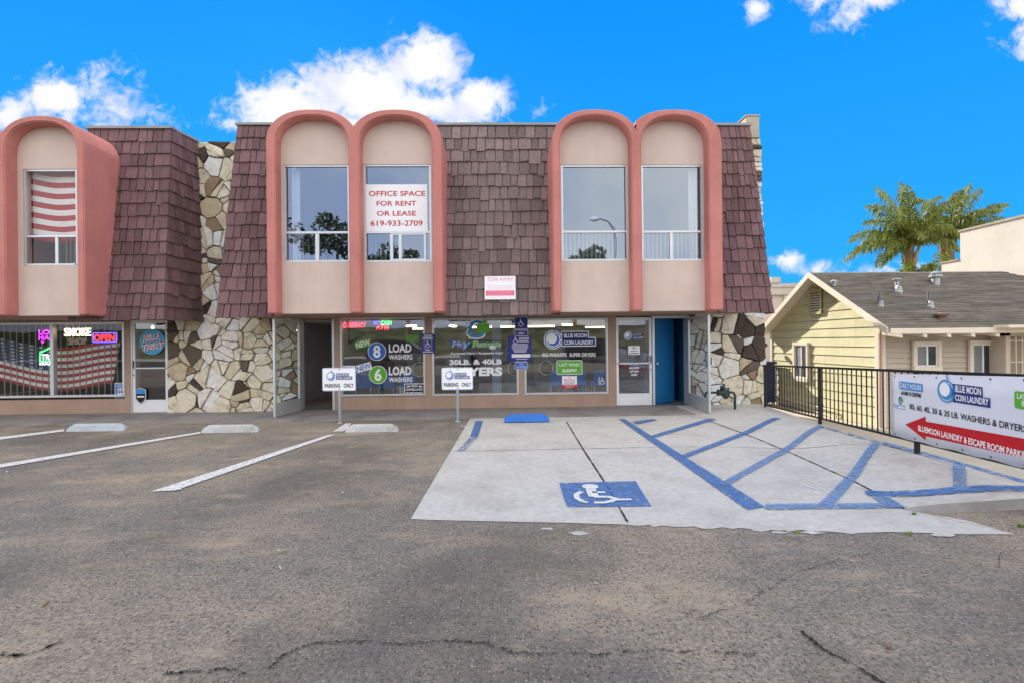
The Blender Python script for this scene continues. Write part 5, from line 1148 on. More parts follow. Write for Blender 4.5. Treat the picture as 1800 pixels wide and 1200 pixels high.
def railing():
    bm_ = mat('black_iron', (.012,.012,.013), .5, var=.2, vs=6)
    T = thing('railing', FA, 'black iron railing with thin balusters along the raised slab edge', 'railing')
    pl = Plane((FA.x, FA.y, 0), (fdir.x, fdir.y, 0), (0,0,1)); L_ = (FEND - Vector((FA.x, FA.y))).length
    U = lambda x, y: pl.uv(x, y)
    t0, t1 = U(1345,641.5), U(1613,652.5); b0, b1 = U(1345,711), U(1560,763)
    zt = lambda s: t0.y + (t1.y-t0.y)*(s-t0.x)/(t1.x-t0.x); zb = lambda s: b0.y + (b1.y-b0.y)*(s-b0.x)/(b1.x-b0.x)
    def bar(name, s0, s1, f, w, d):
        q = MB(); q.prism([pl.pt(s0,f(s0)-w/2,-d/2), pl.pt(s1,f(s1)-w/2,-d/2), pl.pt(s1,f(s1)+w/2,-d/2), pl.pt(s0,f(s0)+w/2,-d/2)], pl.n*d); return build(q, name, bm_, T)
    bar('top_rail', 0, L_, zt, .034, .04); bar('bottom_rail', 0, L_, zb, .028, .028)
    posts = [U(1345,700).x, U(1441,700).x, U(1612,780).x]; posts.append(2*posts[-1]-posts[-2] + .2)
    for s in posts:
        q = MB(); p = pl.pt(s, 0); z0 = hgt(p.x, p.y) - .05
        q.prism([pl.pt(s-.022,z0,-.022), pl.pt(s+.022,z0,-.022), pl.pt(s+.022,z0,.022), pl.pt(s-.022,z0,.022)], (0,0,zt(s)-z0+.0)); build(q, 'post', bm_, T)
    s = posts[0] + .125; nb = None
    while s < L_ - .1:
        if all(abs(s-p) > .05 for p in posts):
            q = MB(); z0, z1 = zb(s)+.012, zt(s)-.018; q.prism([pl.pt(s-.0065,z0,-.0065), pl.pt(s+.0065,z0,-.0065), pl.pt(s+.0065,z0,.0065), pl.pt(s-.0065,z0,.0065)], (0,0,z1-z0)); build(q, 'baluster', bm_, T)
        s += .125
    # banner tied to the railing
    bp = Plane(pl.o - pl.n * -.035 if pl.n.dot(CAM - pl.o) > 0 else pl.o + pl.n * -.035, pl.u, pl.v)
    sg = 1 if pl.n.dot(CAM - Vector((FA.x,FA.y,0))) > 0 else -1
    if sg < 0: raise RuntimeError('banner faces away')
    U = lambda x, y: bp.uv(x, y)
    tl, bl, tr, br = U(1566.5,656), U(1566,764), U(1800,661.5), U(1800,822)
    B = thing('banner', bp.pt(tl.x+.8, bl.y, 0), 'long white laundry banner with a red arrow tied to the railing', 'banner')
    se = tl.x + (tr.x - tl.x) * 1.62; zt2 = lambda s: tl.y + (tr.y-tl.y)*(s-tl.x)/(tr.x-tl.x); zb2 = lambda s: bl.y + (br.y-bl.y)*(s-bl.x)/(br.x-bl.x)
    q = MB(); n = 40; vs = []; rg = random.Random(6)
    for i in range(n+1):
        s = tl.x + (se-tl.x)*i/n
        for j in range(5):
            t = j/4; sag = .004*math.sin(s*9)*(abs(t-.5)*2)**3; z = zb2(s)*(1-t) + zt2(s)*t + (.006*math.sin(s*13) if j == 0 else 0); vs.append(bp.pt(s, z, sag))
    q.add(vs, [(i*5+j, (i+1)*5+j, (i+1)*5+j+1, i*5+j+1) for i in range(n) for j in range(4)]); bo = build(q, 'vinyl_sheet', mat('banner_vinyl', (.70,.72,.80), .4, var=.03), B, smooth=True)
    md = bo.modifiers.new('thickness', 'SOLIDIFY'); md.thickness = .003; md.offset = -1 if False else 0
    q = MB(); k = .008
    def t(s, x0, y0, x1, y1, ci, kk=k, **kw):
        """box given by picture points of its lower left and upper right corner"""
        a = U(x0, y0); b = U(x1, y1); q.text(bp, s, a.x, a.y, b.x, b.y, kk, ci, **kw); return a, b
    def tb(s, x0, yt, yb, x1, ci, kk=k, **kw):
        a, b = U(x0, yb), U(x0, yt); c_ = U(x1, yb).x; q.text(bp, s, a.x, a.y, c_, b.y, kk, ci, **kw)
    def box(x0, yt, yb, x1, ci, kk=k, r=0): a, b = U(x0, yb), U(x0, yt); q.rect(bp, a.x, a.y, U(x1, yb).x, b.y, kk, ci, r)
    box(1582,669,682.5,1623,SB,r=.012); tb('DAILY HOURS',1584,671.5,680.5,1621,W_,k+.002,bold=.01); tb('6AM-9:30PM',1585,685.5,693,1619.5,BK,bold=.02)
    c_ = U(1664.5,686.5); r_ = (U(1680,687).x - U(1649,687).x)/2; moon_logo(q, bp, c_, r_, k+.002, ring=SB)
    box(1676,673.5,690.5,1728.5,NV); box(1676,690,705.5,1742,NV,k+.0006); tb('BLUE MOON',1681,676,688,1726.5,W_,k+.002,bold=.02); tb('COIN LAUNDRY',1681,692,703,1739.5,W_,k+.002,bold=.02)
    a = U(1584,702.5); q.stroke(bp,[(a.x+.03*math.cos(z),a.y+.04*math.sin(z)) for z in (.8,1.6,2.4,3.1,3.9,4.6,5.3)],.018,k,RY); q.disc(bp,(a.x+.022,a.y+.005),.026,k+.001,GR)
    tb('Pay',1571.5,708.5,713.5,1580.5,RY,slant=.15); tb('Range',1581,708.5,713.5,1593,GR,slant=.15); box(1571.5,714.5,715.3,1594,SB)
    tb('80, 60, 40, 30 & 20 LB. WASHERS & DRYERS',1600,708.5,719.5,1806,BK,bold=.01)
    tip = U(1592.5,745); hx = U(1628,750).x; h0, h1 = U(1628,773).y, U(1628,731.5).y; s0, s1 = U(1628.5,766).y, U(1628.5,740).y; e0, e1 = U(1800,803.5).y, U(1800,770).y
    sx_ = U(1800,780).x; f = lambda a_, b_, s: a_ + (b_-a_)*(s-hx)/(sx_-hx)
    q.fill(bp, [(tip.x,tip.y),(hx,h0),(hx,h1)], k, RD); q.fill(bp, [(hx-.001,s0),(se-.12,f(s0,e0,se-.12)),(se-.12,f(s1,e1,se-.12)),(hx-.001,s1)], k, RD)
    tb('BLUEMOON LAUNDRY & ESCAPE ROOM PARKING',1615.5,746.5,756.5,1817,W_,k+.0015,bold=.02)
    box(1785,686,716,1850,GR,r=.02); tb('LAST WASH',1790,690,699.5,1844,W_,k+.002,bold=.01); tb('8:00PM',1798,703,713,1836,W_,k+.002,bold=.01)
    build(q, 'lettering', INKM, bo, fix=False)
    for i in range(9):
        s = tl.x + .08 + i*(se-tl.x-.16)/8; 
        for zz in (zt2(s)-.03, zb2(s)+.03): q = MB(); q.lathe(bp.pt(s, zz, .003), bp.n, [(.010,0),(.010,.004),(.005,.005)], 8); build(q, 'grommet', M['aludark'], bo)
signs(); things_on_lot(); railing()
FM = flag_mat()
flag('flag', [(-120,588),(212,598),(200,673),(-100,667)], lambda u: .05*math.sin(u*8) - .17*math.exp(-((u-.70)/.26)**2), 'large faded stars and stripes flag across the smoke shop windows', FM, D + .24)
FM2 = flag_mat(); [setattr(n.inputs[1], 'default_value', .01) for n in FM2.node_tree.nodes if n.type == 'MATH' and n.operation == 'LESS_THAN' and abs(n.inputs[1].default_value - .63) < .01]
flag('flag', [(-20,292),(140,301),(140,425),(-20,420)], lambda u: .04*math.sin(u*6), 'red and white striped flag hung inside the left upper window', FM2, YP + .22)
# ================================================================== NEIGHBOURS AND GREENERY
def house():
    zg = -.67; nc = onZ(1551.5, 752, zg); XG = nc.x; YH = nc.y
    M['yellow'] = mat('pale_yellow_siding', (.63,.585,.37), .8, var=.10, vs=1.2, bump=.1, bs=30, stretch=(1,1,3), streak=.2)
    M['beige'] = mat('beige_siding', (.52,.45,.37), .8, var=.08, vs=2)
    M['cream'] = mat('cream_trim', (.72,.64,.52), .7, var=.08, vs=3)
    M['roofing'] = mat('strip_shingle', (.165,.143,.112), .95, var=.45, vs=3.5, bump=.5, bs=60, stretch=(.6,3,1), island=.22)
    M['hdark'] = mat('house_pane', (.03,.033,.04), .06, spec=.7, var=.3, vs=2)
    T = thing('house', (XG+3, YH+2.5, zg), 'pale yellow clapboard house with a low grey gable roof behind the railing', 'house')
    far = onX(1357, 640, XG); YB = far.y; ov = .36
    ap = onX(1422, 480, XG - ov); e0 = onX(1561, 577.5, XG - ov); e1 = onX(1346, 577, XG - ov)
    YR, ZR = ap.y, ap.z; ze = e0.z; yf, yb = e0.y, max(e1.y, YB+.2); zbk = ze
    sl = (ZR - ze)/(YR - yf); slb = (ZR - zbk)/(yb - YR)
    zwall = lambda y: (ZR - (YR-y)*sl if y < YR else ZR - (y-YR)*slb) - .10
    re = onY(1760, 479, YR); XR = re.x; XE = XR + 2.7
    # gable siding boards
    def lap(q, p0, p1, z0, z1, n_, th=.032):
        a, b = Vector(p0), Vector(p1); n_ = Vector(n_); q.add([a+n_*th+Vector((0,0,z0)), b+n_*th+Vector((0,0,z0)), b+n_*.004+Vector((0,0,z1)), a+n_*.004+Vector((0,0,z1)), a+Vector((0,0,z0)), b+Vector((0,0,z0))], [(0,1,2,3),(4,5,1,0)])
    q = MB(); z = zg; st = .245
    while z < ZR - .15:
        z1 = z + st + .012
        def clip(zz):
            lo, hi = YH + .0, YB
            if zz > zwall(lo): lo = YR - (ZR - .10 - zz)/sl
            if zz > zwall(hi): hi = YR + (ZR - .10 - zz)/slb
            return lo, hi
        a0, a1 = clip(z); b0, b1 = clip(min(z1, ZR - .11))
        if a1 - a0 < .1: break
        n_ = Vector((-1,0,0)); x = XG
        zq = z + .009; z1 = min(z1, z + st)
        q.add([(x-.030,a0,zq),(x-.030,a1,zq),(x-.008,b1,z1),(x-.008,b0,z1),(x,a0,zq),(x,a1,zq)], [(0,1,2,3),(4,5,1,0)]); z += st
    build(q, 'gable_wall', M['yellow'], T, fix=False)
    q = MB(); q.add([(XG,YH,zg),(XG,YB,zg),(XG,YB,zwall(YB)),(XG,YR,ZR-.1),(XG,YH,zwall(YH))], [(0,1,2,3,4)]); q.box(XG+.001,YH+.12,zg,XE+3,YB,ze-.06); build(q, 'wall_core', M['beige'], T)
    q = MB(); z = zg
    while z < ze + .05: lap(q, (XG+.02,YH+.12,0), (XE+3,YH+.12,0), z+.011, min(z+.13, ze+.06), (0,-1,0)); z += .13
    build(q, 'front_wall', M['beige'], T, fix=False)
    q = MB(); q.box(XG-.05,YH-.0,zg,XG+.10,YH+.17,ze-.02); q.box(XG-.05,YB-.1,zg,XG+.05,YB+.02,zwall(YB)); build(q, 'corner_board', M['cream'], T, bevel=.005)
    # roof: courses of strip shingles
    q = MB(); nrow = 26
    rg = random.Random(4)
    for i in range(nrow):
        t0, t1 = i/nrow, (i+1.0)/nrow; y0, y1 = yf + (YR-yf)*t0, yf + (YR-yf)*t1; z0, z1 = ze + (ZR-ze)*t0, ze + (ZR-ze)*t1
        xe0, xe1 = XE + (XR-XE)*t0, XE + (XR-XE)*t1; x = XG - ov
        while x < xe0 - .01:
            w = min(rg.uniform(.7,1.1), xe0 - x); xx1 = min(x+w, xe1); h = .022 + rg.uniform(0,.008)
            q.add([(x,y0-.01,z0),(x+w,y0-.01,z0),(x+w,y0-.01,z0+h),(x,y0-.01,z0+h),(min(x,xe1),y1+.01,z1+.008),(xx1,y1+.01,z1+.008)], [(0,1,2,3),(3,2,5,4)]); x += w
    rf = build(q, 'roof', M['roofing'], T, fix=False)
    q = MB(); k = Vector((0,0,-.10))
    q.add([(XG-ov,yf,ze),(XE,yf,ze),(XR,YR,ZR),(XG-ov,YR,ZR),(XG-ov,yb,zbk),(XE,yb,zbk)], [(0,1,2,3),(3,2,5,4),(1,5,2)]); q.add([Vector(v)+k for v in ((XG-ov,yf,ze),(XE,yf,ze),(XR,YR,ZR),(XG-ov,YR,ZR),(XG-ov,yb,zbk),(XE,yb,zbk))], [(0,3,2,1),(3,4,5,2)])
    build(q, 'roof_deck', M['cream'], T, fix=False)
    q = MB(); x = XG - ov                                     # barge boards
    for (ya, za, yb_, zb_) in ((yf-.02,ze-.01,YR,ZR),(YR,ZR,yb+.02,zbk-.01)):
        q.prism([(x-.03,ya,za+.025),(x-.03,yb_,zb_+.025),(x-.03,yb_,zb_-.15),(x-.03,ya,za-.15)], (.028,0,0))
    build(q, 'barge_board', M['cream'], T, bevel=.004)
    q = MB(); q.box(XG-ov+.02,yf-.05,ze-.13,XE,yf-.005,ze-.0); build(q, 'gutter', M['cream'], T, bevel=.01)
    for px in (1579,1622,1664,1706,1749):
        x = onY(px, 580, yf).x; q = MB(); q.prism([(x-.04,yf-.07,ze-.14),(x+.04,yf-.07,ze-.14),(x+.04,yf-.07,ze-.22),(x-.04,yf-.07,ze-.20)], (0,.5,.06)); build(q, 'rafter_tail', M['cream'], T)
    def rp(px, py):                                          # point on the front roof slope
        d = ray(px, py); n_ = Vector((0,-(ZR-ze),YR-yf)).normalized(); p0 = Vector((0,yf,ze)); return CAM + d*((p0-CAM).dot(n_)/d.dot(n_))
    gal = mat('galvanised_vent', (.42,.42,.42), .45, metal=.4, var=.15, vs=8); rust = mat('rusty_vent', (.20,.12,.09), .8)
    def pipe(px, py, h, r, m, cap=None, flash=True):
        p = rp(px, py); q = MB(); q.lathe(p - Vector((0,0,.05)), (0,0,1), [(r,0),(r,h+.05)], 10); 
        o = build(q, 'vent_pipe', m, rf, smooth=False)
        if flash: q = MB(); q.lathe(p + Vector((0,-.02,-.04)), (0,-.3,1), [(r*2.6,0),(r*1.9,.06),(r*1.15,.16)], 10); build(q, 'vent_flashing', gal, rf)
        if cap: q = MB(); q.lathe(p + Vector((0,0,h)), (0,0,1), cap, 12); build(q, 'vent_cap', m, rf)
    pipe(1546,537,.33,.035,M['aludark']); pipe(1633,538,.36,.04,M['aludark']); pipe(1577,511,.26,.05,gal,[(.06,-.02),(.095,.03),(.095,.05),(.03,.07)]); pipe(1645,500,.20,.095,gal,[(.11,-.03),(.15,.0),(.15,.05),(.11,.07),(.14,.10),(.05,.16)],False)
    pipe(1466,503,.09,.055,gal,[(.08,0),(.085,.04),(.04,.08)],False); pipe(1655,562,.08,.09,rust,[(.13,0),(.15,.05),(.06,.09)],False)
    # attic vent
    gx = lambda px, py: onX(px, py, XG)
    a, b = gx(1448,551), gx(1425,511); q = MB(); q.box(XG-.05,a.y,a.z,XG-.02,b.y,b.z); v_ = build(q, 'attic_vent', M['aludark'], T)
    q = MB(); n = 9
    for i in range(n): z = a.z + .06 + (b.z-a.z-.12)*i/(n-1); q.prism([(XG-.055,a.y+.06,z),(XG-.085,a.y+.06,z-.03),(XG-.085,a.y+.06,z-.022),(XG-.055,a.y+.06,z+.008)], (0,b.y-a.y-.12,0))
    build(q, 'louvre', M['cream'], v_)
    q = MB(); w = .07
    for (y0,y1,z0,z1) in ((a.y,b.y,a.z-.02,a.z+w),(a.y,b.y,b.z-w,b.z),(a.y,a.y+w,a.z+w,b.z-w),(b.y-w,b.y,a.z+w,b.z-w)): q.box(XG-.09,y0,z0,XG-.03,y1,z1)
    build(q, 'frame', mat('olive_trim', (.50,.45,.25), .8), v_, bevel=.004)
    # gable window
    def win(P, w_, h_, split, par=T, fw=.09, m=M['cream'], bars=None, n_=None, name='window'):
        """window on Plane P with lower left corner at its origin"""
        q = MB(); q.prism([P.pt(0,0,.03), P.pt(w_,0,.03), P.pt(w_,h_,.03), P.pt(0,h_,.03)], P.n*.012); o = build(q, name, M['hdark'], par)
        q = MB()
        for x0,y0,x1,y1,d in ((-fw,-fw*1.3,w_+fw,0,.09),(-fw,h_,w_+fw,h_+fw,.075),(-fw,0,0,h_,.07),(w_,0,w_+fw,h_,.07)): q.prism([P.pt(x0,y0,.02),P.pt(x1,y0,.02),P.pt(x1,y1,.02),P.pt(x0,y1,.02)], P.n*d)
        build(q, 'frame', m, o, bevel=.005)
        q = MB(); s = .03
        for x0,y0,x1,y1 in ((0,0,w_,s),(0,h_-s,w_,h_),(0,s,s,h_-s),(w_-s,s,w_,h_-s),(w_*split-s*.7,s,w_*split+s*.7,h_-s)): q.prism([P.pt(x0,y0,.042),P.pt(x1,y0,.042),P.pt(x1,y1,.042),P.pt(x0,y1,.042)], P.n*.02)
        build(q, 'sash', M['white'], o)
        q = MB(); q.prism([P.pt(s,s,.0425),P.pt(w_*split-s,s,.0425),P.pt(w_*split-s,h_-s,.0425),P.pt(s,h_-s,.0425)], P.n*.003); build(q, 'curtain', mat('grey_curtain', (.22,.23,.24), .7), o)
    a, b = gx(1401,662), gx(1421,607); lo = gx(1421,664)
    P = Plane((XG, a.y, lo.z), (0,-1,0), (0,0,1)); win(P, a.y-b.y, b.z-lo.z, .55)
    a, b = onY(1606,643.5,YH+.12), onY(1642.5,606,YH+.12); P = Plane((a.x,YH+.10,a.z), (1,0,0), (0,0,1)); win(P, b.x-a.x, b.z-a.z, .52)
    a, b = onY(1705,705,YH+.12), onY(1739,604.5,YH+.12); P = Plane((a.x,YH+.10,a.z), (1,0,0), (0,0,1)); win(P, b.x-a.x, b.z-a.z, .52, name='glazed_door')
    # porch lamp
    p = onY(1757, 598, YH - .05); L_ = thing('porch_lamp', (p.x, YH+.09, p.z-.12), 'small lit wall lamp beside the glazed door of the yellow house', 'lamp')
    q = MB(); q.box(p.x-.10,YH-.10,p.z-.12,p.x+.10,YH+.08,p.z+.10); build(q, 'lamp_glass', mat('lamp_glow', (1,.62,.16), emit=2.2), L_, bevel=.02)
    q = MB(); q.box(p.x-.12,YH-.11,p.z+.10,p.x+.12,YH+.10,p.z+.14); q.box(p.x-.12,YH-.11,p.z-.16,p.x+.12,YH+.10,p.z-.12)
    for dx in (-.035,.035): q.box(p.x+dx-.006,YH-.106,p.z-.12,p.x+dx+.006,YH-.10,p.z+.10)
    build(q, 'lamp_frame', M['aludark'], L_)
    # porch screen at the right
    a, b = onY(1775,700,YH-.3), onY(1830,590,YH-.3); D_ = (a.x, b.x, -.3, b.z)
    q = MB(); q.box(D_[0]-.12,YH-.33,zg,D_[0],YH+.12,b.z+.1); q.box(D_[0]-.12,YH-.33,b.z,D_[1]+.3,YH+.12,b.z+.12); build(q, 'porch_frame', M['beige'], T, bevel=.005)
    q = MB(); x = D_[0]
    while x < D_[1]: q.box(x,YH-.30,zg,x+.02,YH-.28,b.z); x += .16
    for z in (.2,.9,1.4): q.box(D_[0],YH-.305,z,D_[1],YH-.275,z+.02)
    build(q, 'security_screen', mat('white_iron', (.6,.58,.52), .6), T)
    q = MB(); q.box(D_[0],YH-.1,zg,D_[1]+.3,YH+.0,b.z); build(q, 'porch_wall', mat('porch_buff', (.36,.29,.20), .85), T)
    q = MB(); a = onY(1745, 572, yf); q.box(a.x,yf-.35,ze-.02,XE,yf,ze+.05); build(q, 'porch_eave', M['cream'], T, bevel=.01)
    # pipes along the foot of the gable wall, electric box, mail slot
    q = MB(); pa, pb = gx(1361,694), gx(1475,722); q.tube([(XG-.08,pa.y,pa.z),(XG-.08,pb.y,pb.z),(XG-.08,pb.y,pb.z-.2)], .022, 6); build(q, 'water_pipe', M['cream'], T)
    q = MB(); pa, pb = gx(1361,700), gx(1470,730); q.tube([(XG-.08,pa.y,pa.z),(XG-.08,pb.y,pb.z-.04),(XG-.08,pb.y-.05,zg)], .018, 6); build(q, 'water_pipe', M['cream'], T)
    q = MB(); p = onX(1347.5, 606, XG-.25); q.lathe(p, (-1,-.3,-.2), [(.03,0),(.07,.03),(.08,.12),(.04,.16)], 10); build(q, 'flood_lamp', mat('lamp_bronze', (.16,.14,.10), .6), T)
    q = MB(); a = gx(1548,640); q.box(XG-.07,YH-.03,zg+.02,XG-.01,YH+.03,ze-.1); build(q, 'downspout', mat('pinkish_pipe', (.45,.30,.24), .6), T, bevel=.01)
    # bin beside the house
    p = onY(1340.5, 700, 16); 
    T2 = thing('rubbish_bin', (p.x, 16, zg), 'dark blue wheeled bin glimpsed behind the first railing post', 'bin'); bb = mat('bin_blue', (.01,.025,.10), .5)
    q = MB(); q.prism([(p.x-.3,15.7,zg+.1),(p.x+.3,15.7,zg+.1),(p.x+.3,16.3,zg+.1),(p.x-.3,16.3,zg+.1)], (0,0,1.25)); build(q, 'body', bb, T2, bevel=.03)
    q = MB(); q.box(p.x-.33,15.66,zg+1.36,p.x+.33,16.36,zg+1.44); build(q, 'lid', bb, T2, bevel=.02)
    for dx in (-.27,.27): q = MB(); q.lathe((p.x+dx-.03,16.25,zg+.11), (1,0,0), [(.11,0),(.11,.06)], 14); build(q, 'wheel', M['black'], T2)
house()

def neighbours():
    wm = mat('cream_stucco_wall', (.50,.455,.39), .9, var=.15, vs=.5, bump=.4, bs=12, col2=(.42,.375,.32), c2=(.5,.7), c2s=.35)
    XW = 22.5; f = lambda px, py: onX(px, py, XW)
    T = thing('stucco_building', (XW+5, 22, -.7), 'tall plain cream stucco building with a stepped roofline behind the house', 'building')
    a, b, c = f(1687.5,409), f(1650,468), f(1687,456); q = MB()
    q.box(XW, 6, -.7, XW+14, a.y, a.z); q.box(XW+.003, a.y+.001, -.7, XW+13.9, f(1655,468).y, (b.z+c.z)/2); build(q, 'wall', wm, T)
    q = MB(); q.box(XW-.06, 5.95, a.z, XW+14, a.y+.06, a.z+.12); q.box(XW-.05, a.y+.061, (b.z+c.z)/2, XW+14, f(1655,468).y+.05, (b.z+c.z)/2+.10); build(q, 'parapet_cap', mat('stained_cap', (.30,.26,.20), .9, var=.3), T, bevel=.02)
    Y = 34.0; a = onY(1335, 545, Y); b = onY(1401, 506, Y); T = thing('pale_building', ((a.x+b.x)/2, Y+4, -.7), 'pale cream building with a cornice seen between shingles and yellow gable', 'building')
    q = MB(); q.box(a.x-3, Y, -.7, b.x+4, Y+8, b.z); build(q, 'wall', mat('pale_wall', (.60,.54,.44), .9, var=.1, vs=.8), T)
    q = MB(); q.box(a.x-3.2, Y-.25, b.z-.55, b.x+4.2, Y+8.1, b.z-.2); q.box(a.x-3.15, Y-.12, b.z, b.x+4.15, Y+8.05, b.z+.3); q.box(onY(1360,500,Y).x-.25,Y-.16,b.z+.3,onY(1360,500,Y).x+.45,Y+.6,b.z+.75); build(q, 'cornice', mat('cornice_stone', (.55,.50,.44), .9, var=.15), T, bevel=.05)
    q = MB(); q.box(onY(1376,540,Y).x,Y-.18,-.7,onY(1386,540,Y).x,Y-.01,b.z-.56); build(q, 'pilaster', mat('pilaster_stone', (.60,.54,.44), .9), T, bevel=.03)
neighbours()

def palms():
    tm = mat('palm_trunk', (.20,.145,.10), .95, var=.35, vs=6, bump=.8, bs=18, stretch=(1,1,4)); 
    fm = mat('palm_frond', (.185,.215,.04), .5, var=.25, vs=1.5, island=.5, leaf=.4); ym = mat('palm_boot', (.34,.24,.10), .9, var=.3)
    def palm(cx, cy, Y, seed, dirs, label, zc, thick):
        rg = random.Random(seed); c = onY(cx, cy, Y); s = Y/850.0
        T = thing('palm_tree', (c.x, Y, -.7), label, 'palm tree', 'queen palms behind the house')
        q = MB(); n = 14; q.tube([(c.x + .15*math.sin(i*.35), Y, -.7 + (c.z+.75)*i/n) for i in range(n+1)], [thick*(1.15 - .25*i/n + .03*(i % 2)) for i in range(n+1)], 12); build(q, 'trunk', tm, T, smooth=True)
        q = MB()                                             # leaf bases
        for i in range(26):
            a = rg.uniform(0,2*pi); z = c.z - rg.uniform(-.1,1.5); d_ = Vector((math.cos(a),math.sin(a),0)); o_ = Vector((c.x,Y,z)) + d_*thick*.8
            q.tube([o_, o_+d_*.16+Vector((0,0,.35)), o_+d_*.22+Vector((0,0,.6))], [.10,.06,.02], 5)
        build(q, 'leaf_bases', ym, T)
        q = MB()
        for (az, el, ln, droop) in dirs:
            d_ = Vector((math.cos(az)*math.cos(el), math.sin(az)*math.cos(el), math.sin(el))); p = Vector((c.x, Y, c.z)); pts = [p.copy()]; N_ = 26; tw = rg.uniform(-.5,.5)
            for i in range(N_): d_ = (d_ + Vector((0,0,-droop/N_*(.35+1.5*i/N_)))).normalized(); p = p + d_*(ln/N_); pts.append(p.copy())
            q.tube(pts[::2], [.05*(1-.9*i/(N_/2)) for i in range(len(pts[::2]))], 4)
            for i in range(2, N_):
                t = (pts[i+1]-pts[i-1]).normalized() if i < N_ else d_; sd = t.cross(Vector((0,0,1)));
                if sd.length < .1: sd = Vector((1,0,0))
                sd.normalize(); u = i/N_; L_ = ln*.22*math.sin(pi*min(1,.12+u*.93))**.6*rg.uniform(.8,1.15)+.12
                for sg in (-1,1):
                    for rep in range(3):
                        o_ = pts[i].lerp(pts[i-1], rep*.333); b_ = (sd*sg*rg.uniform(.45,.85) + t*rg.uniform(.35,.7) + Vector((0,0,rg.uniform(-.25,.5)))).normalized()
                        m_ = o_ + b_*L_*.45; e_ = m_ + (b_*.35 + Vector((rg.uniform(-.15,.15),rg.uniform(-.15,.15),-1.0))).normalized()*L_*rg.uniform(.4,.8); w = t*.042
                        q.add([o_-w*.5, o_+w*.5, m_+w, m_-w, e_], [(0,1,2,3),(3,2,4)])
        build(q, 'crown', fm, T, fix=False)
    def A(deg): return math.radians(deg)
    Y1 = 30.0
    d1 = [(A(180),A(35),4.6,1.5),(A(172),A(12),4.4,1.1),(A(195),A(-2),3.6,1.2),(A(185),A(62),4.4,1.5),(A(160),A(75),4.6,1.2),(A(80),A(82),4.6,.9),(A(60),A(70),4.3,1.5),(A(10),A(72),4.4,1.6),(A(0),A(50),3.6,1.8),(A(-20),A(25),3.0,1.8),(A(-60),A(40),3.2,1.9),(A(-90),A(60),3.6,1.8),(A(-120),A(35),3.4,1.8),(A(-150),A(20),3.6,1.6),(A(140),A(30),3.5,1.5),(A(110),A(45),3.5,1.6),(A(210),A(50),4.0,1.9),(A(-40),A(68),4.1,1.6),(A(225),A(72),4.3,1.4),(A(170),A(-15),2.4,1.2),(A(-170),A(48),4.3,1.5)]
    palm(1601, 432, Y1, 3, d1, 'left and nearer palm tree rising above the grey house roof', 0, .30)
    d2 = [(A(10),A(62),4.6,.8),(A(0),A(45),4.4,1.0),(A(-5),A(33),4.5,.9),(A(25),A(50),4.0,1.3),(A(175),A(70),4.0,1.7),(A(165),A(52),3.8,1.9),(A(-150),A(40),3.4,1.9),(A(-90),A(55),3.2,2.0),(A(-60),A(35),3.0,1.7),(A(-30),A(20),2.8,1.4),(A(60),A(60),3.6,1.7),(A(100),A(45),3.4,1.7),(A(190),A(25),3.0,1.9),(A(-120),A(70),3.8,1.7),(A(5),A(75),4.2,1.1),(A(-15),A(52),4.2,1.2),(A(-100),A(15),2.4,1.4),(A(140),A(25),3.0,1.6)]
    palm(1668, 418, 31.5, 9, d2, 'right hand palm tree partly hidden by the stucco building', 0, .42)
    lm = mat('yellow_green_leaf', (.24,.28,.03), .6, var=.3, island=.4, leaf=.4)
    def bush(name, px, py, Y, rx, rz, n, seed, label, cat, m, leaf=.12, trunk=True):
        rg = random.Random(seed); c = onY(px, py, Y); T = thing(name, (c.x, Y, -.7), label, cat); q = MB()
        cl = [(Vector((rg.gauss(0,.5), rg.gauss(0,.5), rg.gauss(0,.45))), rg.uniform(.25,.5)) for _ in range(16)]
        for _ in range(n):
            o, r = rg.choice(cl); d_ = Vector((rg.gauss(0,1), rg.gauss(0,1), rg.gauss(0,1))).normalized()*r*rg.uniform(.5,1.05) + o
            p = c + Vector((d_.x*rx, d_.y*rx, d_.z*rz)); u = Vector((rg.gauss(0,1), rg.gauss(0,1), rg.gauss(0,.6))).normalized(); v = u.orthogonal().normalized()
            if rg.random() < .5: v = u.cross(v)
            L_ = leaf*rg.uniform(.6,1.3); q.add([p-u*L_, p+v*L_*.45, p+u*L_, p-v*L_*.45], [(0,1,2,3)])
        build(q, 'crown', m, T, fix=False)
        if trunk:
            q = MB(); q.tube([(c.x,Y,-.7),(c.x+.1,Y,c.z*.5),(c.x,Y,c.z-.2)], [.16,.13,.08], 8)
            for i in range(5): a = 2*pi*i/5; q.tube([(c.x,Y,c.z-.6),(c.x+math.cos(a)*rx*.35,Y+math.sin(a)*rx*.35,c.z),(c.x+math.cos(a)*rx*.6,Y+math.sin(a)*rx*.6,c.z+rz*.4)], [.06,.04,.02], 6)
            build(q, 'trunk', tm, T)
    bush('leafy_tree', 1640, 476, 27.5, .95, 1.1, 1500, 2, 'yellow green leafy tree beside the stucco wall below the palms', 'tree', lm, .11)
    bush('leafy_tree', 1597, 478, 28.5, .5, .45, 500, 5, 'small yellow green treetop at the foot of the left palm', 'tree', lm, .10)
    # across the street, mirrored in the shop glass
    dm = mat('eucalyptus_leaf', (.11,.13,.075), .7, var=.3, island=.4)
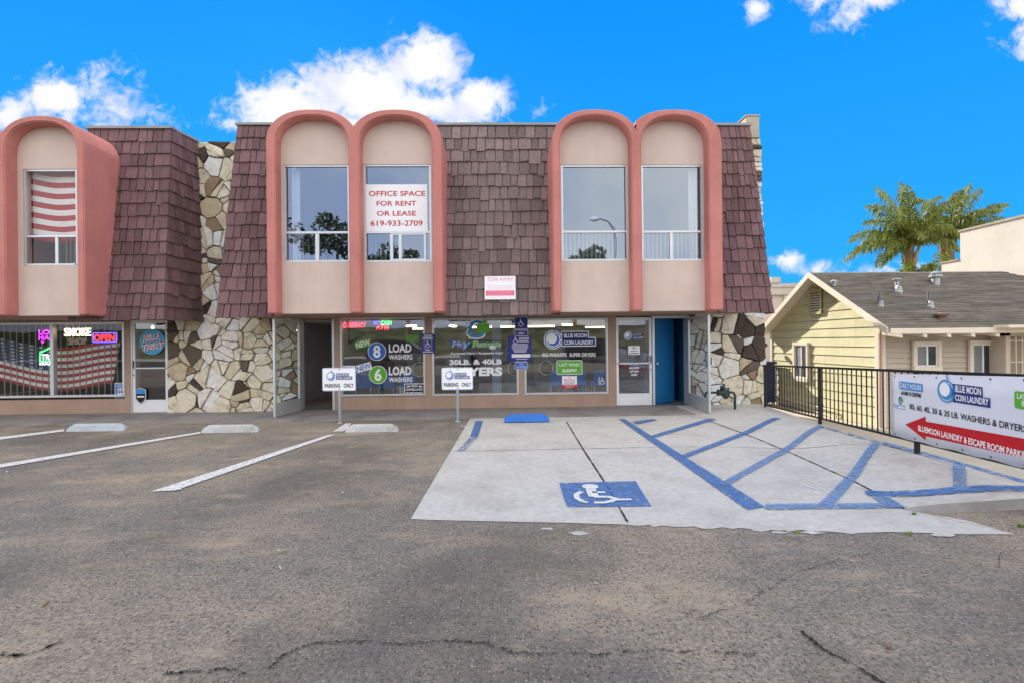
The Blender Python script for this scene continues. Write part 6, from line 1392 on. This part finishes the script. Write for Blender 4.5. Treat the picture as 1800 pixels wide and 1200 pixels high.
    for i, (x, y, h, r) in enumerate(((-17.6,-34,12.6,4.2),(-10.6,-33,10.2,3.6),(8.4,-33,9.9,3.2),(-28,-34,8.5,4.5),(1.5,-36,5.0,2.4),(17,-34,7.0,4.0))):
        T = thing('street_tree', (x, y, .5), 'dark broad tree across the street', 'tree', 'trees across the street'); rg = random.Random(40+i); q = MB()
        cl = [(Vector((rg.gauss(0,.55), rg.gauss(0,.55), rg.gauss(0,.3))), rg.uniform(.2,.42)) for _ in range(14)]
        for _ in range(1500):
            o, rr_ = rg.choice(cl); d_ = Vector((rg.gauss(0,1), rg.gauss(0,1), rg.gauss(0,1))).normalized()*rr_*rg.uniform(.6,1.05) + o; p = Vector((x+d_.x*r, y+d_.y*r, h+d_.z*r*.75)); u = Vector((rg.gauss(0,1), rg.gauss(0,1), rg.gauss(0,1))).normalized(); v = u.orthogonal().normalized(); L_ = .28*rg.uniform(.6,1.3); q.add([p-u*L_, p+v*L_*.6, p+u*L_, p-v*L_*.6], [(0,1,2,3)])
        build(q, 'crown', dm, T, fix=False); q = MB(); q.tube([(x,y,.5),(x+.2,y,h*.6),(x,y,h+.5)], [.3,.22,.1], 8); build(q, 'trunk', tm, T)
    T = thing('street_lamp', (10.8,-25.5,.15), 'tall grey street lamp with a curved arm across the street', 'street lamp'); q = MB(); q.tube([(10.8,-25.5,.15),(10.8,-25.5,10.8),(10.65,-25.5,11.8),(10.1,-25.5,12.5),(9.3,-25.5,12.8)], [.14,.11,.10,.08,.07], 8); build(q, 'pole', M['steel'], T); q = MB(); q.lathe((8.9,-25.5,12.78), (1,0,.05), [(.08,-.45),(.24,-.2),(.26,.2),(.10,.5)], 10); build(q, 'lamp_head', M['whitel'], T)
    def suv(x, y, paint, label):
        T = thing('parked_car', (x, y, 0), label, 'car', 'cars parked across the street'); pm_ = mat('car_paint', paint, .25, spec=.6, var=.02)
        prof = [(-2.35,.42),(-2.38,.85),(-2.25,1.08),(-1.95,1.62),(-1.6,1.72),(.55,1.72),(1.25,1.12),(2.2,.98),(2.38,.80),(2.38,.42)]
        q = MB(); q.prism([(x+a, y-.92, b) for a, b in prof], (0,1.84,0)); bd = build(q, 'body', pm_, T, bevel=.07)
        q = MB()
        for yy in (y-.925, y+.905): q.prism([(x+a, yy, b) for a, b in ((-1.9,1.12),(-1.72,1.58),(-.75,1.62),(-.75,1.12))], (0,.02,0)); q.prism([(x+a, yy, b) for a, b in ((-.65,1.12),(-.65,1.62),(.48,1.62),(1.05,1.12))], (0,.02,0))
        build(q, 'side_window', M['hdark'], bd)
        for dx in (-1.42,1.45):
            for yy in (y-.95, y+.73): q = MB(); q.lathe((x+dx,yy,.36), (0,1,0), [(.20,0),(.36,0),(.37,.03),(.37,.2),(.3,.22)], 20); w_ = build(q, 'wheel', M['black'], T); q = MB(); q.lathe((x+dx,yy-.01 if yy < y else yy+.2,.36), (0,1,0), [(.05,0),(.21,0),(.2,.02)], 12); build(q, 'rim', M['alu'], w_)
        q = MB(); q.box(x+2.3,y-.8,.72,x+2.40,y-.5,.86); q.box(x+2.3,y+.5,.72,x+2.40,y+.8,.86); build(q, 'headlight', M['whitel'], bd)
    suv(-7.2,-13.5,(.03,.035,.05),'dark sport utility car parked across the street'); suv(-.6,-13.8,(.10,.10,.11),'grey sport utility car parked across the street'); suv(6.9,-13.2,(.015,.016,.02),'black car parked across the street at the right')
palms()
